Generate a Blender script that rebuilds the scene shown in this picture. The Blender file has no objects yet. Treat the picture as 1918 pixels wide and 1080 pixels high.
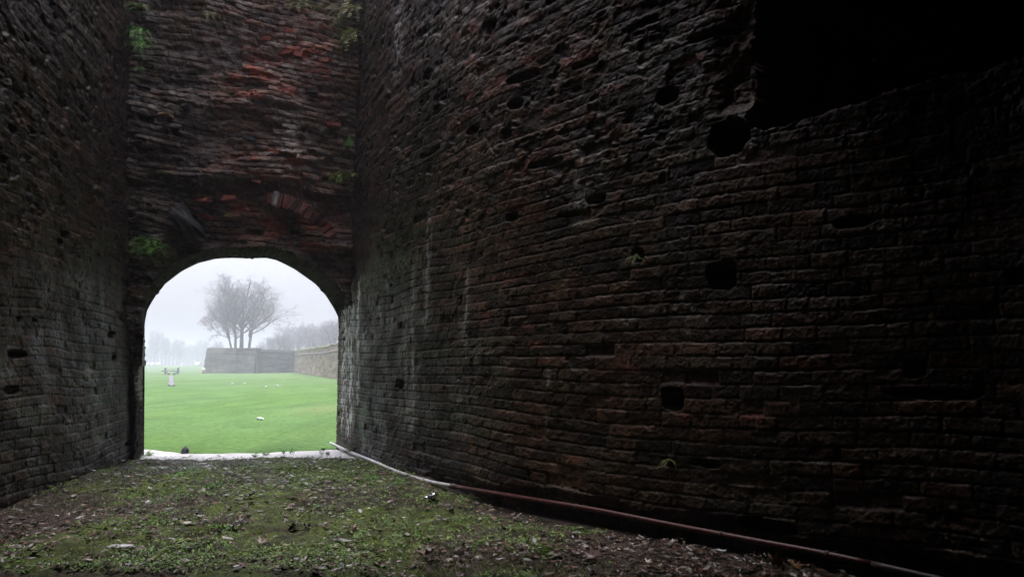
import bpy, math, random
import numpy as np
from mathutils import Vector, Matrix
random.seed(7); rng = np.random.default_rng(11)
S = bpy.context.scene; COL = S.collection
R = math.radians
# ------------------------------------------------------------------ camera
CH = 1.2; F = 1449.0; PIT = math.atan(145/1449)
cp, sp = math.cos(PIT), math.sin(PIT)
cam = bpy.data.cameras.new('camera'); co = bpy.data.objects.new('camera', cam); COL.objects.link(co)
co.location = (0, 0, CH); co.rotation_euler = (math.pi/2+PIT, 0, 0)
cam.sensor_width = 36; cam.lens = 36*F/1918; cam.clip_start = .05; cam.clip_end = 6000
S.camera = co
def ray(px, py):
    a = (px-959)/F; b = (540-py)/F
    return np.array([a, cp-b*sp, sp+b*cp])
def gnd(px, py, z=0.0):
    d = ray(px, py); t = (z-CH)/d[2]; return d[0]*t, d[1]*t
def at(px, py, Y):                 # point on the ray at depth Y
    d = ray(px, py); t = Y/d[1]; return Vector((d[0]*t, Y, CH+d[2]*t))
def topx(x, y, z):
    zz = z-CH; dep = y*cp+zz*sp
    return 959+F*x/dep, 540-F*(zz*cp-y*sp)/dep
# ------------------------------------------------------------------ noise
TB = rng.random((512, 512)).astype(np.float64)
def hsh(a, b, s=0):
    a = np.asarray(a).astype(np.int64); b = np.asarray(b).astype(np.int64)
    return TB[(a*7+b*131+s*57) & 511, (b*13+a*71+s*101+(a*a & 255)) & 511]
def vn(x, y, s=0):
    x = np.asarray(x, float)+s*37.13; y = np.asarray(y, float)+s*11.7
    xi = np.floor(x).astype(np.int64); yi = np.floor(y).astype(np.int64)
    fx = x-xi; fy = y-yi; fx = fx*fx*(3-2*fx); fy = fy*fy*(3-2*fy)
    g = lambda i, j: TB[i & 511, j & 511]
    return (g(xi, yi)*(1-fx)*(1-fy)+g(xi+1, yi)*fx*(1-fy)+g(xi, yi+1)*(1-fx)*fy+g(xi+1, yi+1)*fx*fy)*2-1
def fbm(x, y, o=4, s=0):
    r = 0; a = 1; t = 0
    for k in range(o):
        r = r+a*vn(x*2**k*1.02+k*5.3, y*2**k+k*9.1, s+k); t += a; a *= .5
    return r/t*1.5
def sst(a, b, x):
    t = np.clip((x-a)/(b-a), 0, 1); return t*t*(3-2*t)
def mix(A, B, m):
    return A*(1-m[..., None])+np.array(B)*m[..., None]
def bricks(u, v, h, L, s):
    row = np.floor(v/h); fv = v/h-row
    uu = (u+hsh(row, row*0, s)*L*3)/L
    c = np.floor(uu)
    jf = lambda cc: (hsh(row, cc, s+3)-.5)*.55
    c = np.where(uu < c+jf(c), c-1, c); c = np.where(uu >= c+1+jf(c+1), c+1, c)
    lo = c+jf(c); hi = c+1+jf(c+1); fu = (uu-lo)/(hi-lo)
    return row, c, np.minimum(fu, 1-fu)*(hi-lo)*L, np.minimum(fv, 1-fv)*h, fv, fu
# ------------------------------------------------------------------ mesh helpers
def mk(name, V, Fc, mat=None, parent=None, col=None, smooth=True):
    V = np.asarray(V, np.float32).reshape(-1, 3)
    me = bpy.data.meshes.new(name); me.vertices.add(len(V)); me.vertices.foreach_set('co', V.ravel())
    if isinstance(Fc, np.ndarray):
        n, k = Fc.shape; me.loops.add(n*k); me.polygons.add(n)
        me.loops.foreach_set('vertex_index', Fc.astype(np.int32).ravel())
        me.polygons.foreach_set('loop_start', np.arange(0, n*k, k, dtype=np.int32))
    else:
        ls = [len(f) for f in Fc]; me.loops.add(sum(ls)); me.polygons.add(len(Fc))
        me.loops.foreach_set('vertex_index', np.array([i for f in Fc for i in f], np.int32))
        me.polygons.foreach_set('loop_start', np.array([0]+list(np.cumsum(ls)[:-1]), np.int32))
    me.update(calc_edges=True)
    me.polygons.foreach_set('use_smooth', np.full(len(me.polygons), smooth))
    if col is not None:
        a = me.color_attributes.new('col', 'FLOAT_COLOR', 'POINT')
        c = np.ones((len(V), 4), np.float32); c[:, :3] = np.asarray(col, np.float32).reshape(-1, 3)
        a.data.foreach_set('color', c.ravel())
    if mat: me.materials.append(mat)
    o = bpy.data.objects.new(name, me); COL.objects.link(o)
    if parent: o.parent = parent
    return o
def gridf(nu, nv, keep=None):
    i = np.arange(nu*nv).reshape(nu, nv)
    q = np.stack([i[:-1, :-1], i[1:, :-1], i[1:, 1:], i[:-1, 1:]], -1)
    return q[keep] if keep is not None else q.reshape(-1, 4)
def tag(o, label=None, cat=None, group=None, kind=None):
    for k, v in (('label', label), ('category', cat), ('group', group), ('kind', kind)):
        if v: o[k] = v
    return o
def empty(name, loc, rz=0, **k):
    o = bpy.data.objects.new(name, None); COL.objects.link(o); o.location = loc; o.rotation_euler = (0, 0, rz)
    o.empty_display_size = .2
    return tag(o, **k)
class MB:
    def __init__(s): s.V = []; s.F = []; s.C = []; s.n = 0
    def add(s, V, F, c=None):
        V = [tuple(v) for v in V]; s.V += V; s.F += [[i+s.n for i in f] for f in F]; s.n += len(V)
        s.C += [c or (1, 1, 1)]*len(V)
    def box(s, c, d, rot=None, jit=0, col=None):
        V = []
        for x in (-1, 1):
            for y in (-1, 1):
                for z in (-1, 1):
                    v = Vector((x*d[0]/2, y*d[1]/2, z*d[2]/2))+Vector([random.uniform(-jit, jit) for _ in range(3)])
                    if rot: v = rot @ v
                    V.append(v+Vector(c))
        s.add(V, [[0, 1, 3, 2], [4, 6, 7, 5], [0, 4, 5, 1], [2, 3, 7, 6], [0, 2, 6, 4], [1, 5, 7, 3]], col)
    def tube(s, pts, rad, n=8, col=None, cap=True):
        pts = [Vector(p) for p in pts]; rad = rad if hasattr(rad, '__len__') else [rad]*len(pts)
        V = []; F = []; m = len(pts)
        for i, p in enumerate(pts):
            t = (pts[min(i+1, m-1)]-pts[max(i-1, 0)]).normalized()
            a = t.cross(Vector((0, 0, 1)) if abs(t.z) < .9 else Vector((1, 0, 0))).normalized(); b = t.cross(a)
            for k in range(n):
                an = 2*math.pi*k/n; V.append(p+(a*math.cos(an)+b*math.sin(an))*rad[i])
        for i in range(m-1):
            for k in range(n):
                F.append([i*n+k, (i+1)*n+k, (i+1)*n+(k+1) % n, i*n+(k+1) % n])
        if cap: F.append(list(range(n))); F.append([(m-1)*n+k for k in range(n)][::-1])
        s.add(V, F, col)
    def lathe(s, prof, c=(0, 0, 0), n=16, rot=None, col=None):
        V = []; F = []; m = len(prof)
        for r, z in prof:
            for k in range(n):
                v = Vector((r*math.cos(2*math.pi*k/n), r*math.sin(2*math.pi*k/n), z))
                if rot: v = rot @ v
                V.append(v+Vector(c))
        for i in range(m-1):
            for k in range(n): F.append([i*n+k, i*n+(k+1) % n, (i+1)*n+(k+1) % n, (i+1)*n+k])
        F.append(list(range(n))[::-1]); F.append([(m-1)*n+k for k in range(n)])
        s.add(V, F, col)
    def build(s, name, mat=None, parent=None, smooth=False, vc=True):
        return mk(name, s.V, s.F, mat, parent, s.C if vc else None, smooth)
# ------------------------------------------------------------------ materials
def mat_new(name):
    m = bpy.data.materials.new(name); m.use_nodes = True
    return m, m.node_tree.nodes, m.node_tree.links, m.node_tree.nodes['Principled BSDF']
def mat_v(name, rough=.6, spec=.5, bs=40, bd=.01, var=.35, rough2=None, trans=0, hue=None):
    """vertex colour times fine procedural noise, with fine procedural bump"""
    m, N, L, B = mat_new(name)
    at_ = N.new('ShaderNodeAttribute'); at_.attribute_name = 'col'
    tc = N.new('ShaderNodeNewGeometry')
    n1 = N.new('ShaderNodeTexNoise'); n1.inputs['Scale'].default_value = bs; n1.inputs['Detail'].default_value = 6
    L.new(tc.outputs['Position'], n1.inputs['Vector'])
    mr = N.new('ShaderNodeMapRange'); mr.inputs['From Min'].default_value = .25; mr.inputs['From Max'].default_value = .75
    mr.inputs['To Min'].default_value = 1-var; mr.inputs['To Max'].default_value = 1+var
    L.new(n1.outputs['Fac'], mr.inputs['Value'])
    mx = N.new('ShaderNodeVectorMath'); mx.operation = 'SCALE'
    L.new(at_.outputs['Color'], mx.inputs[0]); L.new(mr.outputs['Result'], mx.inputs['Scale'])
    L.new(mx.outputs['Vector'], B.inputs['Base Color'])
    if bd:
        bp = N.new('ShaderNodeBump'); bp.inputs['Strength'].default_value = 1; bp.inputs['Distance'].default_value = bd
        L.new(n1.outputs['Fac'], bp.inputs['Height']); L.new(bp.outputs['Normal'], B.inputs['Normal'])
    if rough2 is not None:
        n2 = N.new('ShaderNodeTexNoise'); n2.inputs['Scale'].default_value = 3.1; n2.inputs['Detail'].default_value = 5
        L.new(tc.outputs['Position'], n2.inputs['Vector'])
        m2 = N.new('ShaderNodeMapRange'); m2.inputs['From Min'].default_value = .35; m2.inputs['From Max'].default_value = .65
        m2.inputs['To Min'].default_value = rough; m2.inputs['To Max'].default_value = rough2
        L.new(n2.outputs['Fac'], m2.inputs['Value']); L.new(m2.outputs['Result'], B.inputs['Roughness'])
    else: B.inputs['Roughness'].default_value = rough
    B.inputs['Specular IOR Level'].default_value = spec
    return m
def mat_c(name, c, rough=.6, spec=.5, metal=0, bs=20, bd=.0, var=.2):
    m, N, L, B = mat_new(name)
    tc = N.new('ShaderNodeTexCoord'); n1 = N.new('ShaderNodeTexNoise'); n1.inputs['Scale'].default_value = bs; n1.inputs['Detail'].default_value = 5
    L.new(tc.outputs['Object'], n1.inputs['Vector'])
    cr = N.new('ShaderNodeValToRGB'); e = cr.color_ramp.elements
    e[0].position = .3; e[1].position = .7
    e[0].color = [x*(1-var) for x in c]+[1]; e[1].color = [min(1, x*(1+var)) for x in c]+[1]
    L.new(n1.outputs['Fac'], cr.inputs['Fac']); L.new(cr.outputs['Color'], B.inputs['Base Color'])
    if bd:
        bp = N.new('ShaderNodeBump'); bp.inputs['Distance'].default_value = bd; L.new(n1.outputs['Fac'], bp.inputs['Height']); L.new(bp.outputs['Normal'], B.inputs['Normal'])
    B.inputs['Roughness'].default_value = rough; B.inputs['Specular IOR Level'].default_value = spec; B.inputs['Metallic'].default_value = metal
    return m
M_WALL = mat_v('wet_brick', .36, .24, 55, .008, .45, rough2=.75)
M_END = mat_v('rubble_masonry', .4, .28, 45, .012, .5, rough2=.8)
M_SOIL = mat_v('mossy_soil', .55, .25, 90, .012, .55, rough2=.9)
M_LAWN = mat_v('lawn_turf', .95, .05, 9, .06, .32)
M_FAR = mat_v('far_masonry', .95, .1, 1.5, .03, .25)
M_LEAF = mat_v('dead_leaf', .35, .5, 60, .002, .3)
M_GREEN = mat_v('green_leaf', .5, .35, 60, .001, .25)
M_BLADE = mat_v('grass_blade', .7, .15, 30, 0, .2)
M_STONE = mat_v('rough_stone', .6, .4, 60, .006, .35)
M_BARK = mat_c('bark', (.10, .095, .10), .9, .1, bs=4, var=.4)
M_TWIG = mat_c('twig', (.22, .20, .205), .9, .1, bs=2, var=.4)
M_DRY = mat_v('dry_leaf_cluster', .9, .1, 2, 0, .3)

# ------------------------------------------------------------------ wall plan curves
def curve(pts, step=.01, sm=.25):
    pts = np.array(pts, float); d = np.r_[0, np.cumsum(np.hypot(*np.diff(pts, axis=0).T))]
    s = np.arange(0, d[-1], step); x = np.interp(s, d, pts[:, 0]); y = np.interp(s, d, pts[:, 1])
    k = int(sm/step); ker = np.hanning(2*k+3)[1:-1]; ker /= ker.sum(); p = len(ker)//2
    f = lambda a: np.convolve(np.r_[2*a[0]-a[1:p+1][::-1], a, 2*a[-1]-a[-p-1:-1][::-1]], ker, 'valid')
    x, y = f(x), f(y); s = np.r_[0, np.cumsum(np.hypot(np.diff(x), np.diff(y)))]
    return s, x, y
RB = [gnd(*p) for p in [(626, 836), (662, 853), (705, 874), (800, 905), (950, 946), (1116, 977), (1257, 1002), (1413, 1032), (1918, 1126)]]
fx0, fy0 = RB[0]
RP = [(6.5, fy0+.75), (fx0+1.2, fy0+.62), (fx0+.35, fy0+.42), (fx0+.06, fy0+.22)]+RB+[(4.3, 1.4), (5.4, -1.5), (5.6, -6)]
rs, rx, ry = curve(RP, .01, .3)
LB = [(-4.2, 6.3), (-5.2, 10.5), (-5.46, 11.5)]
l0 = gnd(0, 962); l1 = gnd(243, 866)
sl = (l1[0]-l0[0])/(l1[1]-l0[1])
lfar = gnd(269, 851)
LP = [(-2.9, -6), (-3.1, 1.0), (l0[0], l0[1]), l1, lfar, (lfar[0]-.4, lfar[1]+.12), (lfar[0]-6, lfar[1]+.3)]
ls, lx, ly = curve(LP, .01, .12)
def nrm(s, x, y, sign):
    tx = np.gradient(x, s); ty = np.gradient(y, s); l = np.hypot(tx, ty); return sign*ty/l, -sign*tx/l
# for right wall travelling far -> near passage lies on the right-hand side
rnx, rny = nrm(rs, rx, ry, 1); lnx, lny = nrm(ls, lx, ly, 1)
def r_at(px):                       # parameter on right wall under image column px (inner side only)
    sel = (ry > .5) & (rs > rs[np.argmin(np.abs(rx-fx0)+np.abs(ry-fy0))]-.02)
    q = np.where(sel, np.abs(959+F*rx/(ry*cp)*1.0-px), 1e9); return int(np.argmin(q))
def r_uz(px, py):
    d = ray(px, py); sel = (ry > .5) & (rs > S_IN)
    q = np.where(sel, np.abs(rx/np.maximum(ry, .5)-d[0]/d[1]), 1e9); i = int(np.argmin(q))
    return rs[i], CH+d[2]/d[1]*ry[i], i
S_IN = rs[np.argmin(np.abs(rx-fx0)+np.abs(ry-fy0))]-.02
def l_uz(px, py):
    d = ray(px, py); sel = (ly > .5) & (ly < lfar[1])
    q = np.where(sel, np.abs(lx/np.maximum(ly, .5)-d[0]/d[1]), 1e9); i = int(np.argmin(q))
    return ls[i], CH+d[2]/d[1]*ly[i], i
def steps(s, x, y, k, lo, hi, s0=0, s1=None):
    out = [s0]; s1 = s1 or s[-1]
    while out[-1] < s1:
        i = min(int(out[-1]/ .01), len(s)-1); d = math.hypot(x[i], y[i])
        vis = y[i] > 1.5
        out.append(out[-1]+(min(max(d*k, lo), hi) if vis else .06))
    return np.array(out[:-1])
TOPZ = 7.4
def zsteps(top, n1=.008, split=4.2):
    a = list(np.arange(-.25, split, n1)); z = split
    while z < top: a.append(z); z += .014
    a.append(top); return np.array(a)
DARK = np.array([.050, .043, .034]); GRN = np.array([.038, .040, .028]); RED = np.array([.13, .048, .034]); BRN = np.array([.085, .052, .038])
MORT = np.array([.075, .070, .062]); LIME = np.array([.42, .41, .40])
def ell(U, Z, u, z, a, b, rot=0, p=2.4, s=0):
    du = U-u; dz = Z-z; c, q = math.cos(rot), math.sin(rot)
    e = np.abs((du*c+dz*q)/a)**p+np.abs((-du*q+dz*c)/b)**p
    return 1-sst(.75, 1.15, e+.35*fbm(U*14, Z*14, 3, s+40))
def lel(U, Z, u, z, a, b, rot=0, p=2.4, s=0):
    r = max(a, b)*1.5; i0, i1 = np.searchsorted(U[:, 0], [u-r, u+r]); j0, j1 = np.searchsorted(Z[0], [z-r, z+r]); sl = (slice(i0, i1), slice(j0, j1))
    return sl, ell(U[sl], Z[sl], u, z, a, b, rot, p, s)
def wall_field(U, Z, s, h, L, joint, uprough=2.2, redness=.12, jv=.45, big=1.0):
    wv = .06*fbm(U*.45, Z*.5, 2, s+1)+.0045*fbm(U*3, Z*2.5, 3, s+2)+.0025*vn(U*22, Z*22, s+3)
    wu = .02*fbm(U*3, Z*3, 2, s+4)
    row, c, du, dv, fv, fu = bricks(U+wu, Z+wv, h, L, s)
    up = sst(uprough-.5, uprough+.6, Z+.5*fbm(U*.8, Z*.8, 3, s+9))
    ero = sst(.1, .75, fbm(U*1.1, Z*1.4, 4, s+5))
    jw = .003+.006*(.5+.5*vn(U*4, Z*9, s+6))
    jb = 1-sst(jw*.3, jw+.006, dv+.006*fbm(U*26, Z*26, 3, s+7))
    jb *= np.clip(.75+.9*vn(U*2.2, row*3.1, s+8), .15, 1.4)
    jn = (1-sst(.002, .012, du+.004*vn(U*40, Z*40, s+10)))*jv*np.clip(.6+hsh(row, c, s+12), 0, 1.3)
    J = np.maximum(jb, jn)*(1-.45*up)
    h1 = hsh(row, c, s+20); h2 = hsh(row, c, s+21); h3 = hsh(row, c, s+22)
    D = -joint*J+(h1-.5)*.008*(1+up)
    D += -.022*sst(.93, .98, h2)*sst(.0, .012, dv)*sst(0, .012, du)*(.4+h3)
    D += (fv-.5)*.004*(h3-.5)+(fu-.5)*.012*(h1-.5)
    D += (.028*big)*fbm(U*.8, Z*.9, 3, s+13)+.0034*fbm(U*13, Z*17, 4, s+14)*(1+1.2*up+.9*ero)+.003*fbm(U*60, Z*70, 2, s+15)
    pit = sst(.35, .75, fbm(U*7, Z*10, 3, s+16)); D -= .018*pit*(.3+up+.5*ero)
    # colour
    C = np.ones(U.shape+(3,))*DARK
    C = mix(C, BRN, sst(.35, .8, h2)*.75)
    C = mix(C, GRN, sst(-.1, .6, fbm(U*1.2, Z*.9, 4, s+17))*.8)
    red = sst(1-redness, 1-redness+.05, h3)*sst(-.35, .3, fbm(U*.7, Z*.7, 2, s+18))
    rp = sst(.1, .5, fbm(U*9, Z*14, 4, s+19))
    C = mix(C, RED, np.clip(red*rp, 0, 1))
    C = mix(C, MORT, J*.35*(.3+.7*sst(-.2, .6, fbm(U*2, Z*2, 3, s+23))))
    C *= (.45+1.1*h1[..., None])*(1+.7*np.clip(fbm(U*18, Z*24, 4, s+27), -1, 1))[..., None]
    fl = sst(.55, .8, fbm(U*35, Z*35, 3, s+24))*sst(-.2, .5, fbm(U*2, Z*2, 3, s+25))
    C = mix(C, LIME*.8, fl*.6)
    # crumbly lime on the lower edge of the joints
    ed = sst(.25, .6, jb)*(fv > .5)*sst(.3, .7, fbm(U*11, Z*25, 3, s+26))
    C = mix(C, LIME*.5, ed*.5)
    C = C*np.array([.80, .64, .48])
    return D, C, up, (row, c, h1, h2, h3)
def streak(C, U, Z, u, z0, z1, w, k, s):
    i0, i1 = np.searchsorted(U[:, 0], [u-3*w-.05, u+3*w+.05]); j0, j1 = np.searchsorted(Z[0], [z0-.3, z1+.3]); CC = C; sl = (slice(i0, i1), slice(j0, j1)); U = U[sl]; Z = Z[sl]; C = C[sl]
    m = np.exp(-((U-u-.03*fbm(Z*2, Z*0+s, 3, s))/w)**2)*sst(z0-.25, z0+.1, Z)*(1-sst(z1-.1, z1+.25, Z))
    m = m*sst(-.35, .25, fbm(U*26, Z*9, 4, s+60)); CC[sl] = mix(C, LIME*1.6, np.clip(m*k, 0, .9)); return CC
def build_wall(name, s, x, y, nx, ny, us, zs, bat, D, C, mat, back, topj=0):
    X = np.interp(us, s, x)[:, None]; Y = np.interp(us, s, y)[:, None]
    NX = np.interp(us, s, nx)[:, None]; NY = np.interp(us, s, ny)[:, None]
    Z = zs[None, :]+0*X
    off = D-bat*Z
    V = np.stack([X+NX*off, Y+NY*off, Z], -1)
    # top and rear of the masonry
    bt = V[:, -1, :].copy(); b1 = bt.copy(); b1[:, 0] = (X-NX*back)[:, 0]; b1[:, 1] = (Y-NY*back)[:, 0]
    b2 = b1.copy(); b2[:, 2] = -.25
    V = np.concatenate([V, b1[:, None], b2[:, None]], 1); C = np.concatenate([C, C[:, -1:], C[:, -1:]], 1)
    return mk(name, V, gridf(V.shape[0], V.shape[1]), mat, None, C)
# ------------------------------------------------------------------ right wall
us = steps(rs, rx, ry, .0014, .0065, .014); zs = zsteps(TOPZ)
U, Z = np.meshgrid(us, zs, indexing='ij')
D, C, up, hh = wall_field(U, Z, 3, .090, .30, .0145, 2.6, .17, big=sst(S_IN+.1, S_IN+1.5, U), jv=.42)
DD = np.zeros_like(D)
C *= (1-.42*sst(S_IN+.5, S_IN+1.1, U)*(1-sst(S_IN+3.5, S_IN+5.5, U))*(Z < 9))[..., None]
_u6, _z6, _ = r_uz(1560, 200); C *= (1-.55*sst(0, .9, U-_u6)*sst(_z6-1.1, _z6+.1, Z))[..., None]  # upper near end darkened: shade below the vault painted into the brick colour
# put-log holes, missing bricks and slots
for (px, py, w, hgt, dep, rot, p) in [
    (1250, 180, 21, 17, .25, .15, 2.6), (1366, 257, 37, 34, .45, .1, 2.4), (1350, 515, 29, 27, .35, 0, 2.6), (1262, 747, 21, 21, .3, 0, 5),
    (1711, 690, 21, 16, .2, 0, 5), (1745, 737, 88, 10, .14, -.03, 3), (980, 145, 32, 9, .16, .58, 4), (967, 195, 14, 10, .16, .5, 3),
    (889, 244, 12, 9, .16, .4, 3), (804, 284, 20, 7, .12, .5, 4), (957, 405, 11, 9, .12, .2, 3), (1113, 372, 19, 9, .14, .15, 3),
    (1095, 118, 26, 6, .06, .5, 4), (1075, 165, 10, 6, .08, .4, 3), (948, 250, 9, 12, .06, .2, 3), (1020, 305, 32, 6, .06, .35, 4), (1210, 40, 22, 8, .07, .4, 3),
    (920, 50, 12, 14, .08, .5, 3), (1595, 415, 38, 12, .06, 0, 3), (1190, 478, 12, 13, .07, 0, 2.4), (820, 205, 5, 9, .05, .5, 3), (1440, 985, 52, 13, .16, .0, 3),
    (1322, 868, 26, 7, .08, -.15, 3), (1060, 400, 22, 5, .05, .15, 4), (805, 140, 8, 10, .06, .4, 3), (1335, 60, 46, 9, .06, .35, 4), (745, 720, 8, 10, .06, 0, 3)]:
    u, z, i = r_uz(px, py)
    d = math.hypot(rx[i], ry[i]); tx, ty = ray(px, py)[0], 1.0
    sc = ry[i]/F; tang = np.array([np.gradient(rx, rs)[i], np.gradient(ry, rs)[i]])
    dpx = F*(tang[0]*ry[i]-rx[i]*tang[1])/ry[i]**2      # pixels per metre along the wall
    du = w/abs(dpx); dz = hgt*sc
    # the tilt was read in the picture; on the wall it is close to level
    q_, m = lel(U, Z, u, z, du, dz, 0, p, int(px) % 31)
    DD[q_] = np.maximum(DD[q_], m*dep)
# the big broken recess where the covered part begins
ue, ze, ie = r_uz(1407, 120); ul, zl, il = r_uz(1425, 243); um, zm, im = r_uz(1640, 145)
edge = ue+.07*fbm(Z*3.2, Z*0+1, 3, 71)+.07*fbm(Z*11, Z*0+4, 4, 72)+.05*(hsh(np.floor((Z+.03)/.09), np.floor(Z*0), 5)-.5)
st = np.floor((U-ul)/.26)
sill = zl+.012+np.where(U > ul, .045*sst(.3, .8, U-ul), 0)+.022*fbm(U*7, U*0, 3, 73)+.03*(hsh(np.floor(U/.3), np.floor(U*0), 6)-.5)
rec = sst(0, .03, U-edge)*sst(-.012, .012, Z-sill)*(Z < 7.1)
ul2, zl2, _ = r_uz(1380, 225)
DD = np.maximum(DD, rec*2.1); C = mix(C, np.array([.012, .012, .01]), sst(.1, .2, rec))  # inside of the recess coloured near black, its shade put into the paint
# broken masonry face beside the recess
nb = sst(ue-.42, ue-.2, U+.1*fbm(Z*2, Z*0, 3, 74))*(1-sst(ue-.02, ue+.03, U))*sst(zl+.1, zl+.35, Z)
D = D-nb*(.02+.045*(fbm(U*9, Z*6, 4, 75)))-nb*.10*sst(ue-.4, ue, U)
C = mix(C, BRN*1.6, nb*.5)
C = mix(C, RED*.8, nb*sst(.1, .6, fbm(U*5, Z*6, 3, 76))*.5)
D = D-DD
# undercut base
D -= .10*(1-sst(.02, .2, Z+.05*fbm(U*3, U*0, 3, 77)))*sst(S_IN+3.0, S_IN+6.0, U)
for (px, y0, y1, w, k) in [(652, 550, 800, .17, 1.5), (640, 580, 790, .14, 1.4), (668, 540, 740, .09, .8), (770, 520, 800, .07, .26), (757, 600, 760, .05, .2), (870, 520, 680, .05, .3), (1022, 715, 780, .03, .3),
                           (800, 420, 600, .06, .3), (1085, 295, 380, .09, .2), (1075, 350, 385, .08, .2), (720, 540, 700, .04, .2), (745, 0, 130, .14, .25), (1120, 230, 300, .04, .2), (1205, 120, 180, .05, .2)]:  # the streak at the wall top paints a wet highlight as pale colour
    u, z0, i = r_uz(px, y1); _, z1, _ = r_uz(px, y0); C = streak(C, U, Z, u, z0, z1, w, k, int(px))
for (px, py, w, hgt) in [(945, 520, 35, 8), (905, 590, 18, 7), (1000, 645, 16, 6), (985, 612, 12, 8), (1265, 500, 14, 6), (1275, 780, 26, 7), (655, 130, 5, 5), (940, 150, 10, 12), (970, 390, 14, 10), (1010, 675, 18, 5), (1180, 690, 20, 8), (1190, 420, 20, 7), (980, 310, 20, 8), (1145, 165, 28, 8), (1300, 110, 24, 8), (920, 395, 9, 10), (1415, 780, 20, 7), (1080, 860, 26, 6)]:
    u, z, i = r_uz(px, py); dpx = F*(np.gradient(rx, rs)[i]*ry[i]-rx[i]*np.gradient(ry, rs)[i])/ry[i]**2
    q_, m = lel(U, Z, u, z, w/abs(dpx), hgt*ry[i]/F, 0, 3, int(py) % 20); C[q_] = mix(C[q_], RED*1.25, m*.8*sst(-.5, .2, fbm(U[q_]*12, Z[q_]*12, 3, 81)))
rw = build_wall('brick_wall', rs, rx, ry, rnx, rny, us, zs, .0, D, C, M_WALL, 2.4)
tag(rw, 'long dark curving brick wall on the right with put-log holes and a black broken recess', 'wall')
# ------------------------------------------------------------------ left wall
S_LF = ls[np.argmin(np.abs(lx-lfar[0])+np.abs(ly-lfar[1]))]
us = steps(ls, lx, ly, .0016, .009, .014); zs = zsteps(TOPZ, .009)
U, Z = np.meshgrid(us, zs, indexing='ij')
D, C, up, hh = wall_field(U, Z, 9, .088, .26, .011, 2.4, .04, big=sst(0, 2, S_LF-U))
DD = np.zeros_like(D)
for (px, py, w, hgt, dep) in [(45, 663, 16, 8, .14), (53, 598, 6, 6, .1), (222, 626, 6, 6, .1), (222, 668, 4, 9, .1), (135, 455, 6, 8, .12), (55, 243, 8, 10, .08), (85, 600, 4, 4, .06), (145, 438, 9, 8, .08), (240, 830, 6, 4, .05), (30, 730, 14, 8, .05), (195, 50, 5, 9, .06), (35, 300, 8, 9, .06)]:
    u, z, i = l_uz(px, py); g0, g1 = np.gradient(lx, ls)[i], np.gradient(ly, ls)[i]
    dpx = F*(g0*ly[i]-lx[i]*g1)/ly[i]**2
    q_, m = lel(U, Z, u, z, w/abs(dpx), hgt*ly[i]/F, 0, 3, int(px) % 13); DD[q_] = np.maximum(DD[q_], m*dep)
D -= DD
D = D-np.maximum(D, 0)*sst(S_LF-1.2, S_LF-.6, U)
for (px, py, w, hgt) in [(105, 748, 12, 7), (195, 762, 10, 6), (150, 220, 6, 10)]:
    u, z, i = l_uz(px, py); g0, g1 = np.gradient(lx, ls)[i], np.gradient(ly, ls)[i]; dpx = F*(g0*ly[i]-lx[i]*g1)/ly[i]**2
    q_, m = lel(U, Z, u, z, w/abs(dpx), hgt*ly[i]/F, 0, 3, 3); C[q_] = mix(C[q_], RED, m*.7)
C = mix(C, LIME*.7, sst(.45, .7, fbm(U*30, Z*30, 3, 90))*sst(0, .5, fbm(U*3, Z*1.2, 3, 91))*.5)
C = mix(C, np.array([.06, .075, .02]), sst(.3, .7, fbm(U*2.4, Z*2.4, 4, 92))*sst(.2, .5, fbm(U*14, Z*14, 3, 93))*.5)
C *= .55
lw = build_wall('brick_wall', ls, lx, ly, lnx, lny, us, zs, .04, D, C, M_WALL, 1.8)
tag(lw, 'dark damp brick wall on the left leaning back beside the archway', 'wall')
# ------------------------------------------------------------------ arch wall
_, _, ic = r_uz(664, 300)
EX1, EY1 = rx[ic], ry[ic]; EX0, EY0 = l1[0], l1[1]-.05
def YFp(px): return lfar[1]-.03+(fy0-.12-lfar[1])*(px-271)/(630-271)
def eY(x): return EY0+(EY1-EY0)*(x-EX0)/(EX1-EX0)
out_px = [(271, 850), (271, 700), (271, 605), (276, 580), (290, 556), (310, 531), (340, 508), (370, 493), (405, 484.5), (430, 483), (465, 484), (500, 483), (520, 488), (550, 503), (590, 531), (610, 553), (624, 575), (633, 592), (636, 640), (636, 850)]
far = np.array([[at(a, b, YFp(a)).x, at(a, b, YFp(a)).z] for a, b in out_px])
far[0, 1] = far[-1, 1] = -.2
d_ = np.r_[0, np.cumsum(np.hypot(*np.diff(far, axis=0).T))]; tt = np.arange(0, d_[-1], .012)
fxs = np.interp(tt, d_, far[:, 0]); fzs = np.interp(tt, d_, far[:, 1])
YFs = np.interp(tt, d_, [YFp(a) for a, b in out_px]); yfl = lambda v: np.interp(v, [fxs.min(), fxs.max()], [YFs[0], YFs[-1]])
wl = fxs.min(); wr = fxs.max(); k = (fxs-wl)/(wr-wl)
nxs = (EX0+.02)*(1-k)+(EX1+.10)*k
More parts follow.
